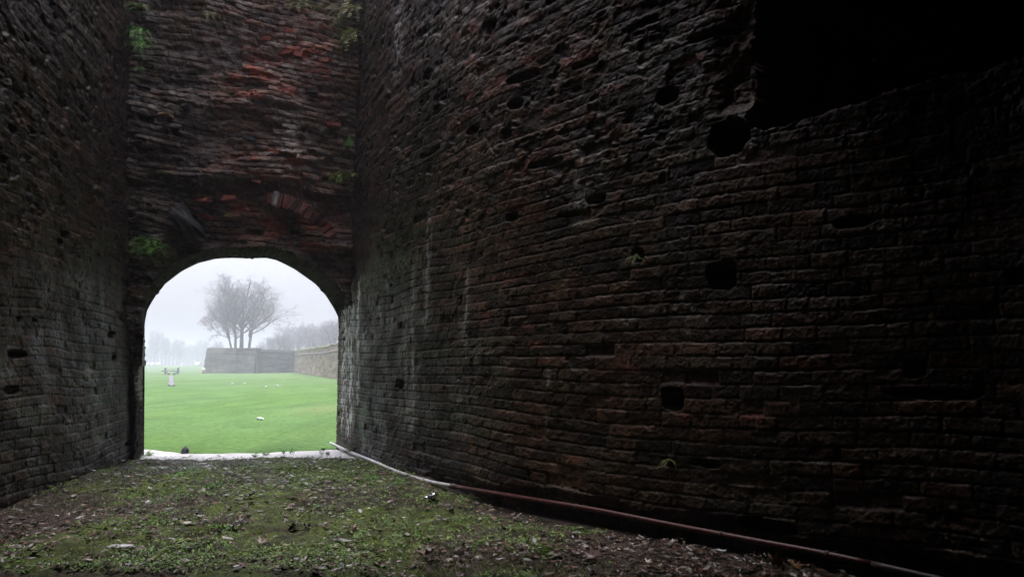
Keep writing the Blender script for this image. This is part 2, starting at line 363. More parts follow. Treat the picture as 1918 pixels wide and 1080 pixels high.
# keep near outline rounded the same way
nzs = fzs*1.0
m = 70; T_ = np.linspace(0, 1, m)[None, :]
OX = nxs[:, None]*(1-T_)+fxs[:, None]*T_; OZ = nzs[:, None]+0*T_; ON = np.array([eY(v) for v in nxs])[:, None]-.02
OY = ON*(1-T_)+YFs[:, None]*T_
cxm, czm = (OX.mean(0))[None, :], 1.5
rr = np.hypot(OX-cxm, OZ-czm); dxn = (OX-cxm)/rr; dzn = (OZ-czm)/rr
sU = tt[:, None]+0*T_; sV = OY
row, c, du, dv, fv, fu = bricks(sU, sV+.01*vn(sU*5, sV*5, 5), .28, .075, 4) if False else bricks(sV, sU+.01*vn(sU*5, sV*5, 5), .075, .28, 4)
dd = -.03+.02*(hsh(row, c, 7)-.5)*1.2-.018*(1-sst(.002, .012, dv))+.018*fbm(sU*10, sV*10, 4, 101)+.022*fbm(sU*2.2, sV*2, 3, 102)
dd = dd*1.0+.012
dd[:, -3:] += .012*fbm(sU[:, -3:]*26, sV[:, -3:]*4, 3, 103)
OX = OX-dxn*dd; OZ = OZ-dzn*dd
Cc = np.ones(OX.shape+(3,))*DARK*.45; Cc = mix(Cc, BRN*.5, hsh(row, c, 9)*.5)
# masonry face
xs = np.arange(EX0-1.05, EX1+.5, .0085); zz = np.r_[np.arange(1.2, 6.8, .0085), 7.0, TOPZ]
X, Z = np.meshgrid(xs, zz, indexing='ij')
wv = .06*fbm(X*.8, Z*.7, 2, 110)+.012*fbm(X*4, Z*4, 3, 111)+.05*(X-EX0)
row, c, du, dv, fv, fu = bricks(X+.04*fbm(X*3, Z*3, 3, 112), Z+wv, .082, .23, 21)
h1 = hsh(row, c, 30); h2 = hsh(row, c, 31); h3 = hsh(row, c, 32)
PX, PY = topx(X, (EY0+(EY1-EY0)*(X-EX0)/(EX1-EX0)), Z)
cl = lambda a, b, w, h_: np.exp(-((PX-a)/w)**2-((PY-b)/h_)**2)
neat = np.clip(cl(560, 120, 110, 75)+.6*cl(570, 20, 120, 30)+.3*cl(430, 250, 160, 50), 0, 1)
J = (1-sst(.002, .020, dv+.006*fbm(X*25, Z*25, 3, 113)))
jn = (1-sst(.002, .016, du+.008*fbm(X*30, Z*30, 3, 114)))*.9
J = np.maximum(J, jn)
rug = 1-.45*neat; rub = sst(-.1, .35, fbm(X*1.3, Z*1.5, 3, 140))*(1-.7*neat); J = J*(1-.75*rub); h1 = .5+(h1-.5)*(1-.55*rub)
E = -.036*J+(h1-.5)*.06*rug+.15*fbm(X*1.5, Z*1.9, 3, 115)*rug+.05*fbm(X*5, Z*6, 4, 116)*(.4+.6*rug)+.016*fbm(X*22, Z*26, 4, 117)
E -= .10*sst(.80, .92, h2)*sst(0, .02, dv)*rug*(1-rub)
E += rub*(.05*fbm(X*7, Z*9, 4, 141)-.05*sst(.2, .6, fbm(X*4, Z*7, 3, 142)))
led = fbm(X*1.1, Z*6.5, 3, 118); E += .045*sst(.0, .5, led)*rug*sst(-.3, .3, fbm(X*3, Z*2, 3, 129))
# overhanging broken shelf above the relieving arch, hollow below it
shelf = sst(352, 364, PY+6*fbm(X*4, Z*4, 3, 119)-(PX-480)*.06)*sst(300, 400, PX)
E -= .16*shelf*(1-sst(405, 470, PY)*.6)
hol = cl(350, 425, 26, 28); E -= .28*hol
hol2 = cl(300, 150, 40, 22)+cl(390, 265, 60, 16)+cl(470, 110, 60, 9)+cl(610, 75, 26, 10)+cl(480, 355, 60, 10); E -= .13*np.clip(hol2, 0, 1)
E += .10*cl(450, 190, 120, 20)+.10*cl(400, 330, 60, 12)
E += .10*sst(470, 440, PY)*0
E += .12*(1-sst(560, 420, PY))*0
E += .05*sst(2, 5, Z)
C = np.ones(X.shape+(3,))*DARK*1.15
C = mix(C, np.array([.085, .088, .095]), sst(-.2, .6, fbm(X*1.3, Z*2, 4, 120))*.7)
C = mix(C, np.array([.16, .115, .08]), sst(.3, .8, h3)*.5)
redm = np.clip(1.3*cl(560, 95, 110, 60)+.9*cl(500, 170, 110, 60)+.75*cl(500, 310, 150, 45)+1.0*cl(470, 410, 110, 45)+.8*cl(590, 420, 70, 45)+.25*cl(380, 40, 60, 50), 0, 1.2)
rp = sst(.50, .62, h2*.75+.25*redm+.18*fbm(X*12, Z*16, 4, 121))*np.clip(redm, 0, 1)
C = mix(C, np.array([.25, .078, .05]), np.clip(rp*sst(-.5, .3, fbm(X*7, Z*10, 3, 122)), 0, .95))
C = mix(C, np.array([.15, .062, .044]), np.clip(redm*.6, 0, .65)*(1-rp))
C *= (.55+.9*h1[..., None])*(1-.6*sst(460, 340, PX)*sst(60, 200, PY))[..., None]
C = mix(C, np.array([.16, .12, .06]), sst(.4, .8, fbm(X*4, Z*7, 3, 123))*.35)
wm = np.clip(.75*cl(545, 95, 70, 60)+1.2*cl(530, 255, 32, 45)+.6*cl(548, 290, 40, 60)+.35*cl(300, 200, 60, 120)+.35*cl(400, 70, 80, 60)+.25*cl(620, 330, 60, 60)+.3*cl(520, 375, 30, 20), 0, 1.3)
wp = sst(-.05, .4, fbm(X*11, Z*16, 5, 124))
C = mix(C, LIME*1.1, np.clip(wm*wp, 0, .85))
C = mix(C, LIME*.5, sst(.35, .6, fbm(X*14, Z*30, 4, 125))*.55)
moss = sst(.2, .6, fbm(X*2.5, Z*3, 4, 126))*np.clip(cl(250, 100, 40, 120)+cl(655, 100, 30, 160)+cl(280, 470, 40, 30)+cl(560, 10, 60, 20), 0, 1)
C = mix(C, np.array([.055, .09, .02]), moss*.7)
C = C*np.array([1.15, .98, .84]); E = E*.78
YY = (EY0+(EY1-EY0)*(X-EX0)/(EX1-EX0))-E
# blend to the arch rim so that the face meets the soffit
nearpoly = np.stack([nxs, nzs], 1)
xo = np.interp(X, np.sort(nxs), np.sort(nxs)*0+1)   # placeholder weights
itop = len(tt)//2
zrim = np.full(xs.shape, -1.0)
for ii in range(len(xs)):
    if nxs[0] < xs[ii] < nxs[-1]:
        jj = np.argmin(np.abs(nxs[(nzs > 1.2)]-xs[ii])); zrim[ii] = nzs[nzs > 1.2][jj]
ZR = zrim[:, None]
rim = np.exp(-np.clip(Z-ZR, 0, 9)/.10)*(ZR > 0)
YY = YY*(1-rim)+(EY0+(EY1-EY0)*(X-EX0)/(EX1-EX0)-.02)*rim
ins = (Z < ZR+.035)
kf = ~(ins[:-1, :-1] & ins[1:, :-1] & ins[1:, 1:] & ins[:-1, 1:])
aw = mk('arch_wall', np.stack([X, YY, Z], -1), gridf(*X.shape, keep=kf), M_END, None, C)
tag(aw, 'ruined red and grey brick wall above the archway, crumbling with white lime stains', 'wall')
M_SOF = mat_v('soffit_brick', .95, .08, 45, .012, .5)
mk('arch_soffit', np.stack([OX, OY, OZ], -1), gridf(*OX.shape), M_SOF, aw, Cc*.6)  # soffit brick darker than the walls: underside shade put into the colour
# outer facade ring and wall top
ov = []; of = []; n_ = len(tt)
for i in range(0, n_, 6):
    ov.append((fxs[i], float(YFs[i]), fzs[i])); a = i/(n_-1)
    ov.append(((wl-.9) if a < .3 else (wr+.9) if a > .7 else wl-.9+(wr-wl+1.8)*(a-.3)/.4, float(YFs[i]), TOPZ if .3 <= a <= .7 else max(-.2, (a/.3 if a < .5 else (1-a)/.3)*TOPZ)))
for i in range(len(ov)//2-1): of.append([2*i, 2*i+2, 2*i+3, 2*i+1])
b0 = len(ov); ov += [(wl-.9, EY0+.1, TOPZ-.01), (wr+.9, EY1+.1, TOPZ-.01), (wr+.9, float(YFs[-1]), TOPZ-.01), (wl-.9, float(YFs[0]), TOPZ-.01)]; of.append([b0, b0+1, b0+2, b0+3])
mk('outer_face', ov, of, M_END, aw, np.ones((len(ov), 3))*DARK*2, False)
# relieving arch: a curved row of red bricks on end
mb = MB()
cl_px = [(508, 374), (519, 374), (530, 377), (541, 380), (552, 384), (563, 389), (573, 395), (583, 402), (593, 410), (603, 419), (611, 428), (619, 439)]
for i, (a, b) in enumerate(cl_px):
    p = at(a, b, eY(-3)-.10); q0 = cl_px[max(i-1, 0)]; q1 = cl_px[min(i+1, len(cl_px)-1)]
    ang = math.atan2(q1[1]-q0[1], q1[0]-q0[0])
    rot = Matrix.Rotation(ang, 3, 'Y')
    colr = random.choice([(.15, .036, .026), (.12, .033, .023), (.17, .048, .033), (.10, .034, .027)])
    if i == 1: colr = (.4, .38, .35)
    mb.box(p+Vector((0, random.uniform(-.012, .02)+(.04 if i > 8 else 0), 0)), (.062+random.uniform(-.012, .008), .22, (.20 if i < 8 else .15)+random.uniform(-.05, .02)), rot @ Matrix.Rotation(random.uniform(-.08, .08), 3, 'Y'), .011, colr)
    if i < 8: mb.box(p+Vector((.042, .012, -.008)), (.014, .2, .17), rot, .006, (.28, .22, .20))
ro = mb.build('relieving_arch', M_END, aw)
# leaning dark slab and a few loose protruding bricks
def lump(w, d, h, seed, rot, c):
    nu, nv_ = 36, 18; V = []
    for i in range(nu):
        for j in range(nv_+1):
            a = 2*math.pi*i/nu; b = math.pi*j/nv_; v = np.array([math.cos(a)*math.sin(b), math.sin(a)*math.sin(b), math.cos(b)])
            v = np.sign(v)*np.abs(v)**.6; n0 = 1+.28*float(fbm(v[0]*1.6+seed, v[2]*2.5+v[1]*1.3, 4, seed))
            V.append(rot @ Vector((v[0]*w/2*n0, v[1]*d/2*n0, v[2]*h/2*n0))+c)
    return V, [[i*(nv_+1)+j, i*(nv_+1)+j+1, ((i+1) % nu)*(nv_+1)+j+1, ((i+1) % nu)*(nv_+1)+j] for i in range(nu) for j in range(nv_)]
V_, F_ = lump(.20, .30, .50, 3, Matrix.Rotation(R(-38), 3, 'Y'), at(350, 418, eY(-4.5)-.02))
so = mk('stone_slab', [tuple(v) for v in V_], F_, M_END, aw, np.ones((len(V_), 3))*np.array((.018, .019, .021)), True)
mb = MB()
for a, b, kk in [(525, 47, 0), (500, 75, 1), (540, 100, 1), (560, 103, 1), (520, 170, 1), (545, 168, 1), (585, 172, 0), (475, 138, 1), (430, 175, 2), (510, 285, 1), (500, 322, 1), (440, 315, 1), (425, 318, 0), (480, 340, 1), (550, 282, 1), (600, 296, 2), (625, 235, 1), (590, 100, 1), (610, 115, 1), (470, 260, 0), (380, 375, 1), (430, 372, 1), (455, 390, 1), (437, 404, 2), (385, 405, 1), (610, 465, 1), (595, 460, 1), (505, 160, 1), (350, 200, 0), (310, 215, 2)]:
    p = at(a, b, eY(at(a, b, 10.3).x)-random.uniform(-.01, .06))
    colr = [(.05, .05, .052), (.26, .065, .04), (.2, .13, .06)][kk]
    mb.box(p, (random.uniform(.09, .2), .12, random.uniform(.035, .06)), Matrix.Rotation(R(random.uniform(-6, 14)), 3, 'Y') @ Matrix.Rotation(R(random.uniform(-12, 12)), 3, 'Z'), .02, colr)
mb.build('protruding_brick', M_END, aw)['kind'] = 'stuff'
# ------------------------------------------------------------------ covered part: vault over the near end, rear wall
VY = 5.15
mb = MB()
nv = 24; xa, xb = -4.6, 7.8
V = []; Fq = []
for j, yy in enumerate((-7, -3, 0, 2.5, VY)):
    for i in range(nv+1):
        t = i/nv; V.append((xa+(xb-xa)*t, yy, 4.15+.55*math.sin(math.pi*t)))
for j in range(4):
    for i in range(nv): Fq.append([j*(nv+1)+i, j*(nv+1)+i+1, (j+1)*(nv+1)+i+1, (j+1)*(nv+1)+i])
n0 = len(V)
V += [(xa, VY, 7.3), (xb, VY, 7.3), (xa, -7, 7.3), (xb, -7, 7.3)]
Fq.append([4*(nv+1)+i for i in range(nv+1)]+[n0+1, n0]); Fq.append([i for i in range(nv+1)]+[n0+3, n0+2]); Fq.append([n0, n0+1, n0+3, n0+2])
Fq.append([0, (nv+1), 2*(nv+1), 3*(nv+1), 4*(nv+1), n0, n0+2]); Fq.append([nv, nv+(nv+1), nv+2*(nv+1), nv+3*(nv+1), nv+4*(nv+1), n0+1, n0+3])
vt = mk('vault', V, Fq, M_WALL, None, np.ones((len(V), 3))*DARK, False); tag(vt, kind='structure')
mb = MB(); mb.box((1.5, -6.2, 3.5), (13, .4, 7.5), col=tuple(DARK)); rw2 = mb.build('rear_wall', M_WALL); tag(rw2, kind='structure')
mb = MB(); mb.box((8.2, -1.2, 3.4), (.5, 11, 7.4), col=tuple(DARK)); rw3 = mb.build('gallery_wall', M_WALL); tag(rw3, kind='structure')

# ------------------------------------------------------------------ ground inside
THR = gnd(450, 857)[1]
def gh(x, y):
    x = np.asarray(x, float); y = np.asarray(y, float)
    wallr = np.interp(y, ry[::-1][:], rx[::-1]) if False else 0
    z = .035*fbm(x*.5, y*.5, 3, 200)+.016*fbm(x*3, y*3, 4, 201)+.006*fbm(x*16, y*16, 3, 202)
    xw = np.interp(-y, -ry[rs > S_IN], rx[rs > S_IN]); z = z-.15*sst(.30, .12, (xw-x)*.72+.04*fbm(x*4, y*4, 2, 205))*sst(8.2, 6.8, y)
    e = THR+.25*fbm(x*1.1, x*0+2, 3, 203)+.10*fbm(x*9, y*9, 3, 204)-.35*sst(-3.4, -2.6, x)*0
    fall = sst(e-.30, e+.10, y)
    return (z+.03)*(1-fall)-.06*fall
gx = np.r_[np.arange(-6.2, 4.0, .016)]; gy = [.6]
while gy[-1] < 12.6: gy.append(gy[-1]+max(.006, gy[-1]*.0022))
gy = np.array(gy)
X, Y = np.meshgrid(gx, gy, indexing='ij'); Zg = gh(X, Y)
mo = fbm(X*1.5, Y*1.5, 5, 210)
PXg, PYg = topx(X, Y, 0)
gm = np.exp(-((PXg-300)/420)**2-((PYg-1010)/90)**2)*.55+np.exp(-((PXg-620)/200)**2-((PYg-1000)/70)**2)*.25-.35*sst(800, 1500, PXg)-.5*np.exp(-((PXg-30)/130)**2-((PYg-960)/35)**2)
mo = mo+gm
mk_ = sst(.08, .40, mo+.30*fbm(X*4, Y*4, 3, 215)+.35*fbm(X*14, Y*14, 4, 211))
Cg = np.ones(X.shape+(3,))*np.array([.065, .048, .034])
Cg = mix(Cg, np.array([.11, .085, .06]), sst(0, .6, fbm(X*5, Y*5, 4, 212))*.6)
Cg = mix(Cg, np.array([.09, .125, .026]), mk_*.92)
Cg = mix(Cg, np.array([.14, .195, .038]), mk_*sst(.2, .7, fbm(X*7, Y*7, 4, 213))*.7)
Cg = mix(Cg, np.array([.02, .017, .013]), (sst(.32, .14, (np.interp(-Y, -ry[rs > S_IN], rx[rs > S_IN])-X)*.72)*sst(8.2, 6.8, Y)))  # strip beside the wall painted dark for the shade under the pipe
Cg = Cg*(.68+.42*fbm(X*9, Y*9, 4, 216))[..., None]
Zg = Zg+mk_*.012*(1+fbm(X*30, Y*30, 2, 214))
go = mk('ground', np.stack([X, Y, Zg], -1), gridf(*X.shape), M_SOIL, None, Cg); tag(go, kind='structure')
mb = MB(); mb.add([(-7, -6.5, -.055), (8.5, -6.5, -.055), (8.5, 11.2, -.055), (-7, 11.2, -.055)], [[0, 1, 2, 3]], (.04, .03, .022))
tag(mb.build('earth', M_SOIL), kind='structure')
# ------------------------------------------------------------------ path, lawn
px_ = np.arange(-30, 14, .06)
fn = np.array([np.interp(v, [gnd(270, 842)[0], gnd(345, 849)[0], gnd(480, 848)[0], gnd(620, 841)[0]], [gnd(270, 841)[1], gnd(345, 849)[1], gnd(480, 848.5)[1], gnd(620, 841.5)[1]]) for v in px_])
fn = fn+np.where(px_ < -6, (-(px_+6))*.35, 0)+np.where(px_ > -2.6, (px_+2.6)*.3, 0)
fn += .04*fbm(px_*3, px_*0, 3, 220)
pv = np.linspace(0, 1, 24)
PXX = px_[:, None]+0*pv[None]; PYY = (fn-2.2)[:, None]+2.2*pv[None]; PZ = .0+.006*fbm(PXX*4, PYY*4, 3, 221)
Cp = np.ones(PXX.shape+(3,))*np.array([.66, .65, .63]); Cp = mix(Cp, np.array([.42, .40, .37]), sst(.2, .7, fbm(PXX*4, PYY*9, 4, 222))*.6)
tag(mk('path', np.stack([PXX, PYY, PZ], -1), gridf(*PXX.shape), M_STONE, None, Cp), kind='structure')
lyv = [10.9]
while lyv[-1] < 900: lyv.append(lyv[-1]+max(.05, (lyv[-1]-5)**1.25*.0045))
lyv = np.array(lyv); ta = np.linspace(-1.15, 1.15, 900)
X = ta[None, :]*(lyv[:, None]+6); X = X.T; Y = (lyv[None, :]+0*ta[:, None])
def lh(x, y):
    x = np.asarray(x, float); y = np.asarray(y, float)
    z = -.02+.05*fbm(x*.16, y*.16, 3, 230)*sst(13, 24, y)+.012*fbm(x*1.3, y*1.3, 3, 231)*sst(12, 14, y)
    return z+1.3*sst(190, 340, y)
Zl = lh(X, Y)
Cl = np.ones(X.shape+(3,))*np.array([.115, .215, .070])
Cl = mix(Cl, np.array([.115, .215, .052]), sst(-.3, .6, fbm(X*.25, Y*.12, 4, 232))*.8)
Cl = mix(Cl, np.array([.135, .23, .072]), sst(0, .7, fbm(X*.7, Y*.2, 4, 233))*.6)
Cl = mix(Cl, np.array([.14, .235, .075]), sst(30, 90, Y)*.6)
dx, dy = gnd(622, 765)
Cl = Cl*(.93+.16*fbm(X*1.6, Y*.5, 4, 236)+.10*fbm(X*.3, Y*.08, 3, 237))[..., None]
Cl = mix(Cl, np.array([.30, .30, .13]), np.exp(-((X-dx)/.9)**2-((Y-dy)/2.5)**2)*.3)
tag(mk('lawn', np.stack([X, Y, Zl], -1), gridf(*X.shape), M_LAWN, None, Cl), kind='structure')
mb = MB(); mb.add([(-1100, -60, -.4), (1100, -60, -.4), (1100, 1050, -.4), (-1100, 1050, -.4)], [[0, 1, 2, 3]], (.13, .22, .06))
tag(mb.build('terrain', M_LAWN), kind='structure')
# grass blades of the near lawn
def blades(n, xr, yf, hr, wr_, colA, colB, zf, lean=.5, seed=1):
    g = np.random.default_rng(seed)
    y = yf(g, n); x = xr(g, y); z = zf(x, y)
    a = g.random(n)*6.283; h = hr[0]+(hr[1]-hr[0])*g.random(n); w = wr_*(.6+.8*g.random(n))
    la = g.random(n)*6.283; ln = g.random(n)*lean*h
    V = np.zeros((n, 3, 3)); V[:, 0] = np.stack([x-np.cos(a)*w, y-np.sin(a)*w, z-.01], -1); V[:, 1] = np.stack([x+np.cos(a)*w, y+np.sin(a)*w, z-.01], -1)
    V[:, 2] = np.stack([x+np.cos(la)*ln, y+np.sin(la)*ln, z+h], -1)
    k = g.random(n)[:, None, None]; C = np.array(colA)*(1-k)+np.array(colB)*k; C = np.repeat(C, 3, 1)
    return V, C
fnf = lambda x: np.interp(x, px_, fn)
# ------------------------------------------------------------------ inner ground cover
def inside(x, y):
    return (x < np.interp(-y, -ry[rs > S_IN], rx[rs > S_IN])-.05-.28*sst(8.2, 6.8, y)) & (x > np.interp(y, ly[(ly < lfar[1]) & (ls < 19)], lx[(ly < lfar[1]) & (ls < 19)])+.03)
def scat(n, seed, wf):
    g = np.random.default_rng(seed); X_ = []; Y_ = []
    while sum(map(len, X_)) < n:
        px = g.random(n*3)*1918; py = 846+g.random(n*3)**1.0*250
        d = 1.2*F/(py-685)
        a = (px-959)/F; b = (540-py)/F; t = -CH/(sp+b*cp); x = a*t; y = (cp-b*sp)*t
        k = inside(x, y) & (y < THR+.15) & (g.random(n*3) < wf(x, y, px, py)); X_.append(x[k]); Y_.append(y[k])
    return np.concatenate(X_)[:n], np.concatenate(Y_)[:n], g
def leafmesh(x, y, z, size, yaw, pitch, roll, curl, outline, cols):
    """many small bent leaves in one mesh; outline = list of (a,b) around a centre"""
    n = len(x); k = len(outline); O = np.array(outline)
    P = np.zeros((n, k+1, 3)); P[:, 1:, 0] = O[None, :, 0]; P[:, 1:, 1] = O[None, :, 1]
    P[:, 1:, 2] = curl[:, None]*(O[None, :, 1]**2*1.6+O[None, :, 0]**2*.7)
    P[:, :, 2] += (rng.random((n, k+1))-.5)*.12
    P *= size[:, None, None]
    c, s_ = np.cos(roll)[:, None], np.sin(roll)[:, None]; a, b = P[:, :, 1]*c-P[:, :, 2]*s_, P[:, :, 1]*s_+P[:, :, 2]*c; P[:, :, 1] = a; P[:, :, 2] = b
    c, s_ = np.cos(pitch)[:, None], np.sin(pitch)[:, None]; a, b = P[:, :, 0]*c-P[:, :, 2]*s_, P[:, :, 0]*s_+P[:, :, 2]*c; P[:, :, 0] = a; P[:, :, 2] = b
    c, s_ = np.cos(yaw)[:, None], np.sin(yaw)[:, None]; a, b = P[:, :, 0]*c-P[:, :, 1]*s_, P[:, :, 0]*s_+P[:, :, 1]*c; P[:, :, 0] = a; P[:, :, 1] = b
    P += np.stack([x, y, z], -1)[:, None]
    b0 = np.arange(n)*(k+1); f = np.stack([np.stack([b0, b0+1+i, b0+1+(i+1) % k], -1) for i in range(k)], 1).reshape(-1, 3)
    return P, f, np.repeat(cols[:, None], k+1, 1)
LOBE = [(.5, 0), (.28, .14), (.34, .38), (.08, .22), (-.12, .42), (-.2, .16), (-.5, .06), (-.5, -.06), (-.2, -.16), (-.12, -.42), (.08, -.22), (.34, -.38), (.28, -.14)]
OVAL = [(.5, 0), (.2, .16), (-.2, .16), (-.5, 0), (-.2, -.16), (.2, -.16)]
def colpick(g, n, pal, w):
    P = np.array(pal); i = g.choice(len(pal), n, p=np.array(w)/sum(w)); return P[i]*(.6+.8*g.random((n, 1)))
# dead leaves
wf = lambda x, y, px, py: np.clip(.18+.5*sst(700, 1300, px)+.75*fbm(x*1.4, y*1.4, 3, 250)+.6*np.exp(-(np.interp(-y, -ry[rs > S_IN], rx[rs > S_IN])-x)/.45)*sst(8.5, 7, y)+.6*np.exp(-(x-np.interp(y, ly[(ly < lfar[1]) & (ls < 19)], lx[(ly < lfar[1]) & (ls < 19)]))/.25)+.3*np.exp(-((px-100)/150)**2-((py-950)/40)**2), .08, 1)
x, y, g = scat(4200, 31, wf); n = len(x)
sz = .018+.062*g.random(n)**2.8
P, f, Cc = leafmesh(x, y, gh(x, y)+.012+.02*g.random(n), sz, g.random(n)*6.28, (g.random(n)-.5)*.5, (g.random(n)-.5)*.5, (g.random(n)-.4)*1.2, LOBE,
                    colpick(g, n, [(.065, .038, .024), (.11, .06, .036), (.17, .11, .07), (.26, .23, .20), (.11, .05, .035), (.03, .022, .017)], [5, 5, 3, 1.0, 2, 4]))
tag(mk('leaf_litter', P, f, M_LEAF, None, Cc, False), kind='stuff', label='wet brown dead leaves littering the ground of the passage', cat='leaves')
# pale wet leaves and chips
wf = lambda x, y, px, py: np.clip(.10+1.0*np.exp(-((px-480)/260)**2-((py-890)/35)**2)+.15*vn(x*3, y*3, 251), .02, 1)
x, y, g = scat(620, 33, wf); n = len(x)
P, f, Cc = leafmesh(x, y, gh(x, y)+.03+.02*g.random(n), .03+.07*g.random(n)**2, g.random(n)*6.28, (g.random(n)-.5)*.5, (g.random(n)-.5)*.5, (g.random(n)-.3)*1.2, OVAL,
                    colpick(g, n, [(.30, .30, .29), (.42, .42, .42), (.22, .2, .17)], [3, 1.4, 4]))
tag(mk('pale_litter', P, f, M_LEAF, None, Cc, False), kind='stuff', label='pale grey wet leaves and chips scattered near the archway', cat='leaves')
# small leafy weeds
wf = lambda x, y, px, py: np.clip(.30+.9*np.exp(-((px-560)/260)**2-((py-890)/50)**2)+.55*vn(x*1.8, y*1.8, 252)-.55*sst(900, 1300, px)-.5*np.exp(-((px-60)/130)**2-((py-955)/40)**2), .0, 1)
x0, y0, g = scat(3600, 35, wf); L_ = 7
x = np.repeat(x0, L_)+.02*g.standard_normal(len(x0)*L_); y = np.repeat(y0, L_)+.02*g.standard_normal(len(x0)*L_); n = len(x)
hgt = np.repeat(.01+.05*g.random(len(x0))**2, L_)
P, f, Cc = leafmesh(x, y, gh(x, y)+.008+hgt*g.random(n), .014+.022*g.random(n)**1.5, g.random(n)*6.28, g.random(n)*.5, (g.random(n)-.5)*.5, (g.random(n)-.5)*.8, OVAL,
                    colpick(g, n, [(.12, .23, .04), (.17, .30, .055), (.09, .17, .035), (.24, .32, .08)], [4, 3, 3, 1]))
tag(mk('small_weeds', P, f, M_GREEN, None, Cc, False), kind='stuff', label='low green weeds and moss sprouting over the passage floor', cat='weeds')
# thin grass
def xr_(g, y): return g.random(len(y))
x, y, g = scat(16000, 37, lambda x, y, px, py: np.clip(.25+.7*vn(x*1.3, y*1.3, 253)+.4*np.exp(-((px-450)/350)**2)-.4*sst(900, 1300, px), .0, 1)); n = len(x)
z = gh(x, y); a = g.random(n)*6.28; h = .012+.035*g.random(n)**2; w = .0022; la = g.random(n)*6.28
V = np.zeros((n, 3, 3)); V[:, 0] = np.stack([x-np.cos(a)*w, y-np.sin(a)*w, z], -1); V[:, 1] = np.stack([x+np.cos(a)*w, y+np.sin(a)*w, z], -1)
V[:, 2] = np.stack([x+np.cos(la)*h, y+np.sin(la)*h, z+h+.006], -1)
Cb = colpick(g, n, [(.14, .23, .045), (.2, .28, .07), (.2, .16, .09)], [4, 2, 1.5]); Cb = np.repeat(Cb[:, None], 3, 1)
tag(mk('moss_grass', V, np.arange(n*3).reshape(-1, 3), M_GREEN, None, Cb, False), kind='stuff', label='thin grass blades growing through the moss indoors', cat='grass')
# twigs
mb = MB(); x, y, g = scat(420, 39, lambda x, y, px, py: .4+.4*sst(500, 1300, px))
for i in range(len(x)):
    a = random.random()*6.28; l = random.uniform(.03, .16); z0 = float(gh(x[i], y[i]))+.02
    p0 = Vector((x[i], y[i], z0)); p2 = p0+Vector((math.cos(a)*l, math.sin(a)*l, random.uniform(-.005, .02))); p1 = (p0+p2)/2+Vector((random.uniform(-.01, .01), random.uniform(-.01, .01), .01))
    mb.tube([p0, p1, p2], [.0022, .0018, .001], 4, random.choice([(.07, .045, .03), (.16, .12, .08), (.04, .028, .02)]), False)
tag(mb.build('twigs', M_LEAF), kind='stuff', label='small brown twigs lying among the dead leaves', cat='twigs')

# ------------------------------------------------------------------ plants one can point at
def plant(name, loc, nst, L, wdt, cols, label, cat, group=None, hang=0.0, out=(0, -1), spread=1.0, leaf='pinnate', seed=1, droop=1.0, up=1.0, pairs=8):
    """tuft of arching stems carrying leaflets"""
    L = L*1.25 if cat in ('fern', 'plant') or 'hanging' in name else L; nst = int(nst*1.4)
    r = random.Random(seed); root = empty(name, loc, label=label, cat=cat, group=group)
    st = MB(); lv = MB()
    for i in range(nst):
        an = math.atan2(out[1], out[0])+r.gauss(0, 1)*spread; l = L*r.uniform(.5, 1.1)
        p = Vector((r.uniform(-.3, .3)*wdt, r.uniform(-.1, .1)*wdt, r.uniform(-.3, .3)*wdt if hang else 0)); d = Vector((math.cos(an)*.8, math.sin(an)*.8, up*r.uniform(.3, 1.1)*(1-hang)-hang*r.uniform(.1, 1))).normalized()
        pts = [p.copy()]
        for k in range(6):
            d = (d+Vector((r.uniform(-.1, .1), r.uniform(-.1, .1), -.22*droop))).normalized(); p = p+d*l/6; pts.append(p.copy())
        c = r.choice(cols); st.tube(pts, [.0022, .002, .0018, .0015, .0012, .001, .0006], 4, tuple(v*.7 for v in c), False)
        if leaf:
            for k in range(1, pairs+1):
                t = k/pairs*5.99; j = int(t); q = pts[j].lerp(pts[j+1], t-j); dd_ = (pts[j+1]-pts[j]).normalized()
                sd = dd_.cross(Vector((0, 0, 1))); sd = sd.normalized() if sd.length > .05 else Vector((1, 0, 0)); nn = sd.cross(dd_)
                for sg in (-1, 1):
                    ll = (.035 if leaf == 'pinnate' else .05)*L/.25*r.uniform(.6, 1.2)*(1-.5*k/pairs); 
                    e = q+(sd*sg*.9+dd_*.5+nn*r.uniform(-.4, .4)).normalized()*ll; w_ = ll*(.28 if leaf == 'pinnate' else .42)
                    mm = (q+e)/2; lv.add([q, mm+dd_*w_, e, mm-dd_*w_], [[0, 1, 2, 3]], tuple(v*r.uniform(.7, 1.4) for v in c))
    st.build('stem', M_GREEN, root)
    if leaf: lv.build('foliage', M_GREEN, root)
    return root
GC = [(.09, .28, .03), (.14, .34, .035), (.07, .18, .02)]; YC = [(.17, .19, .045), (.22, .21, .06), (.10, .14, .03)]; DC = [(.30, .22, .15), (.22, .16, .11)]
def onend(px, py, o=.1): 
    x = at(px, py, 10.3).x; return at(px, py, eY(x)-o)
g1 = 'ferns rooted in the corners of the arch wall'
plant('fern', onend(257, 14, .1), 9, .20, .12, GC, 'bright green fern at the very top of the left corner of the arch wall', 'fern', g1, .3, seed=1)
plant('fern', onend(256, 50, .12), 12, .26, .12, GC, 'long green fern hanging in the left corner below the topmost fern', 'fern', g1, .6, seed=2)
plant('fern', onend(258, 74, .12), 12, .24, .12, GC, 'dense green fern in the left corner, midway down the top strip of ferns', 'fern', g1, .7, seed=3)
plant('fern', onend(266, 130, .1), 5, .16, .08, GC, 'small green fern tip, lowest of the upper left corner ferns', 'fern', g1, .4, seed=4)
plant('fern', onend(276, 462, .12), 34, .26, .30, GC, 'bushy dark green fern above the left springing of the archway', 'fern', g1, .2, seed=5)
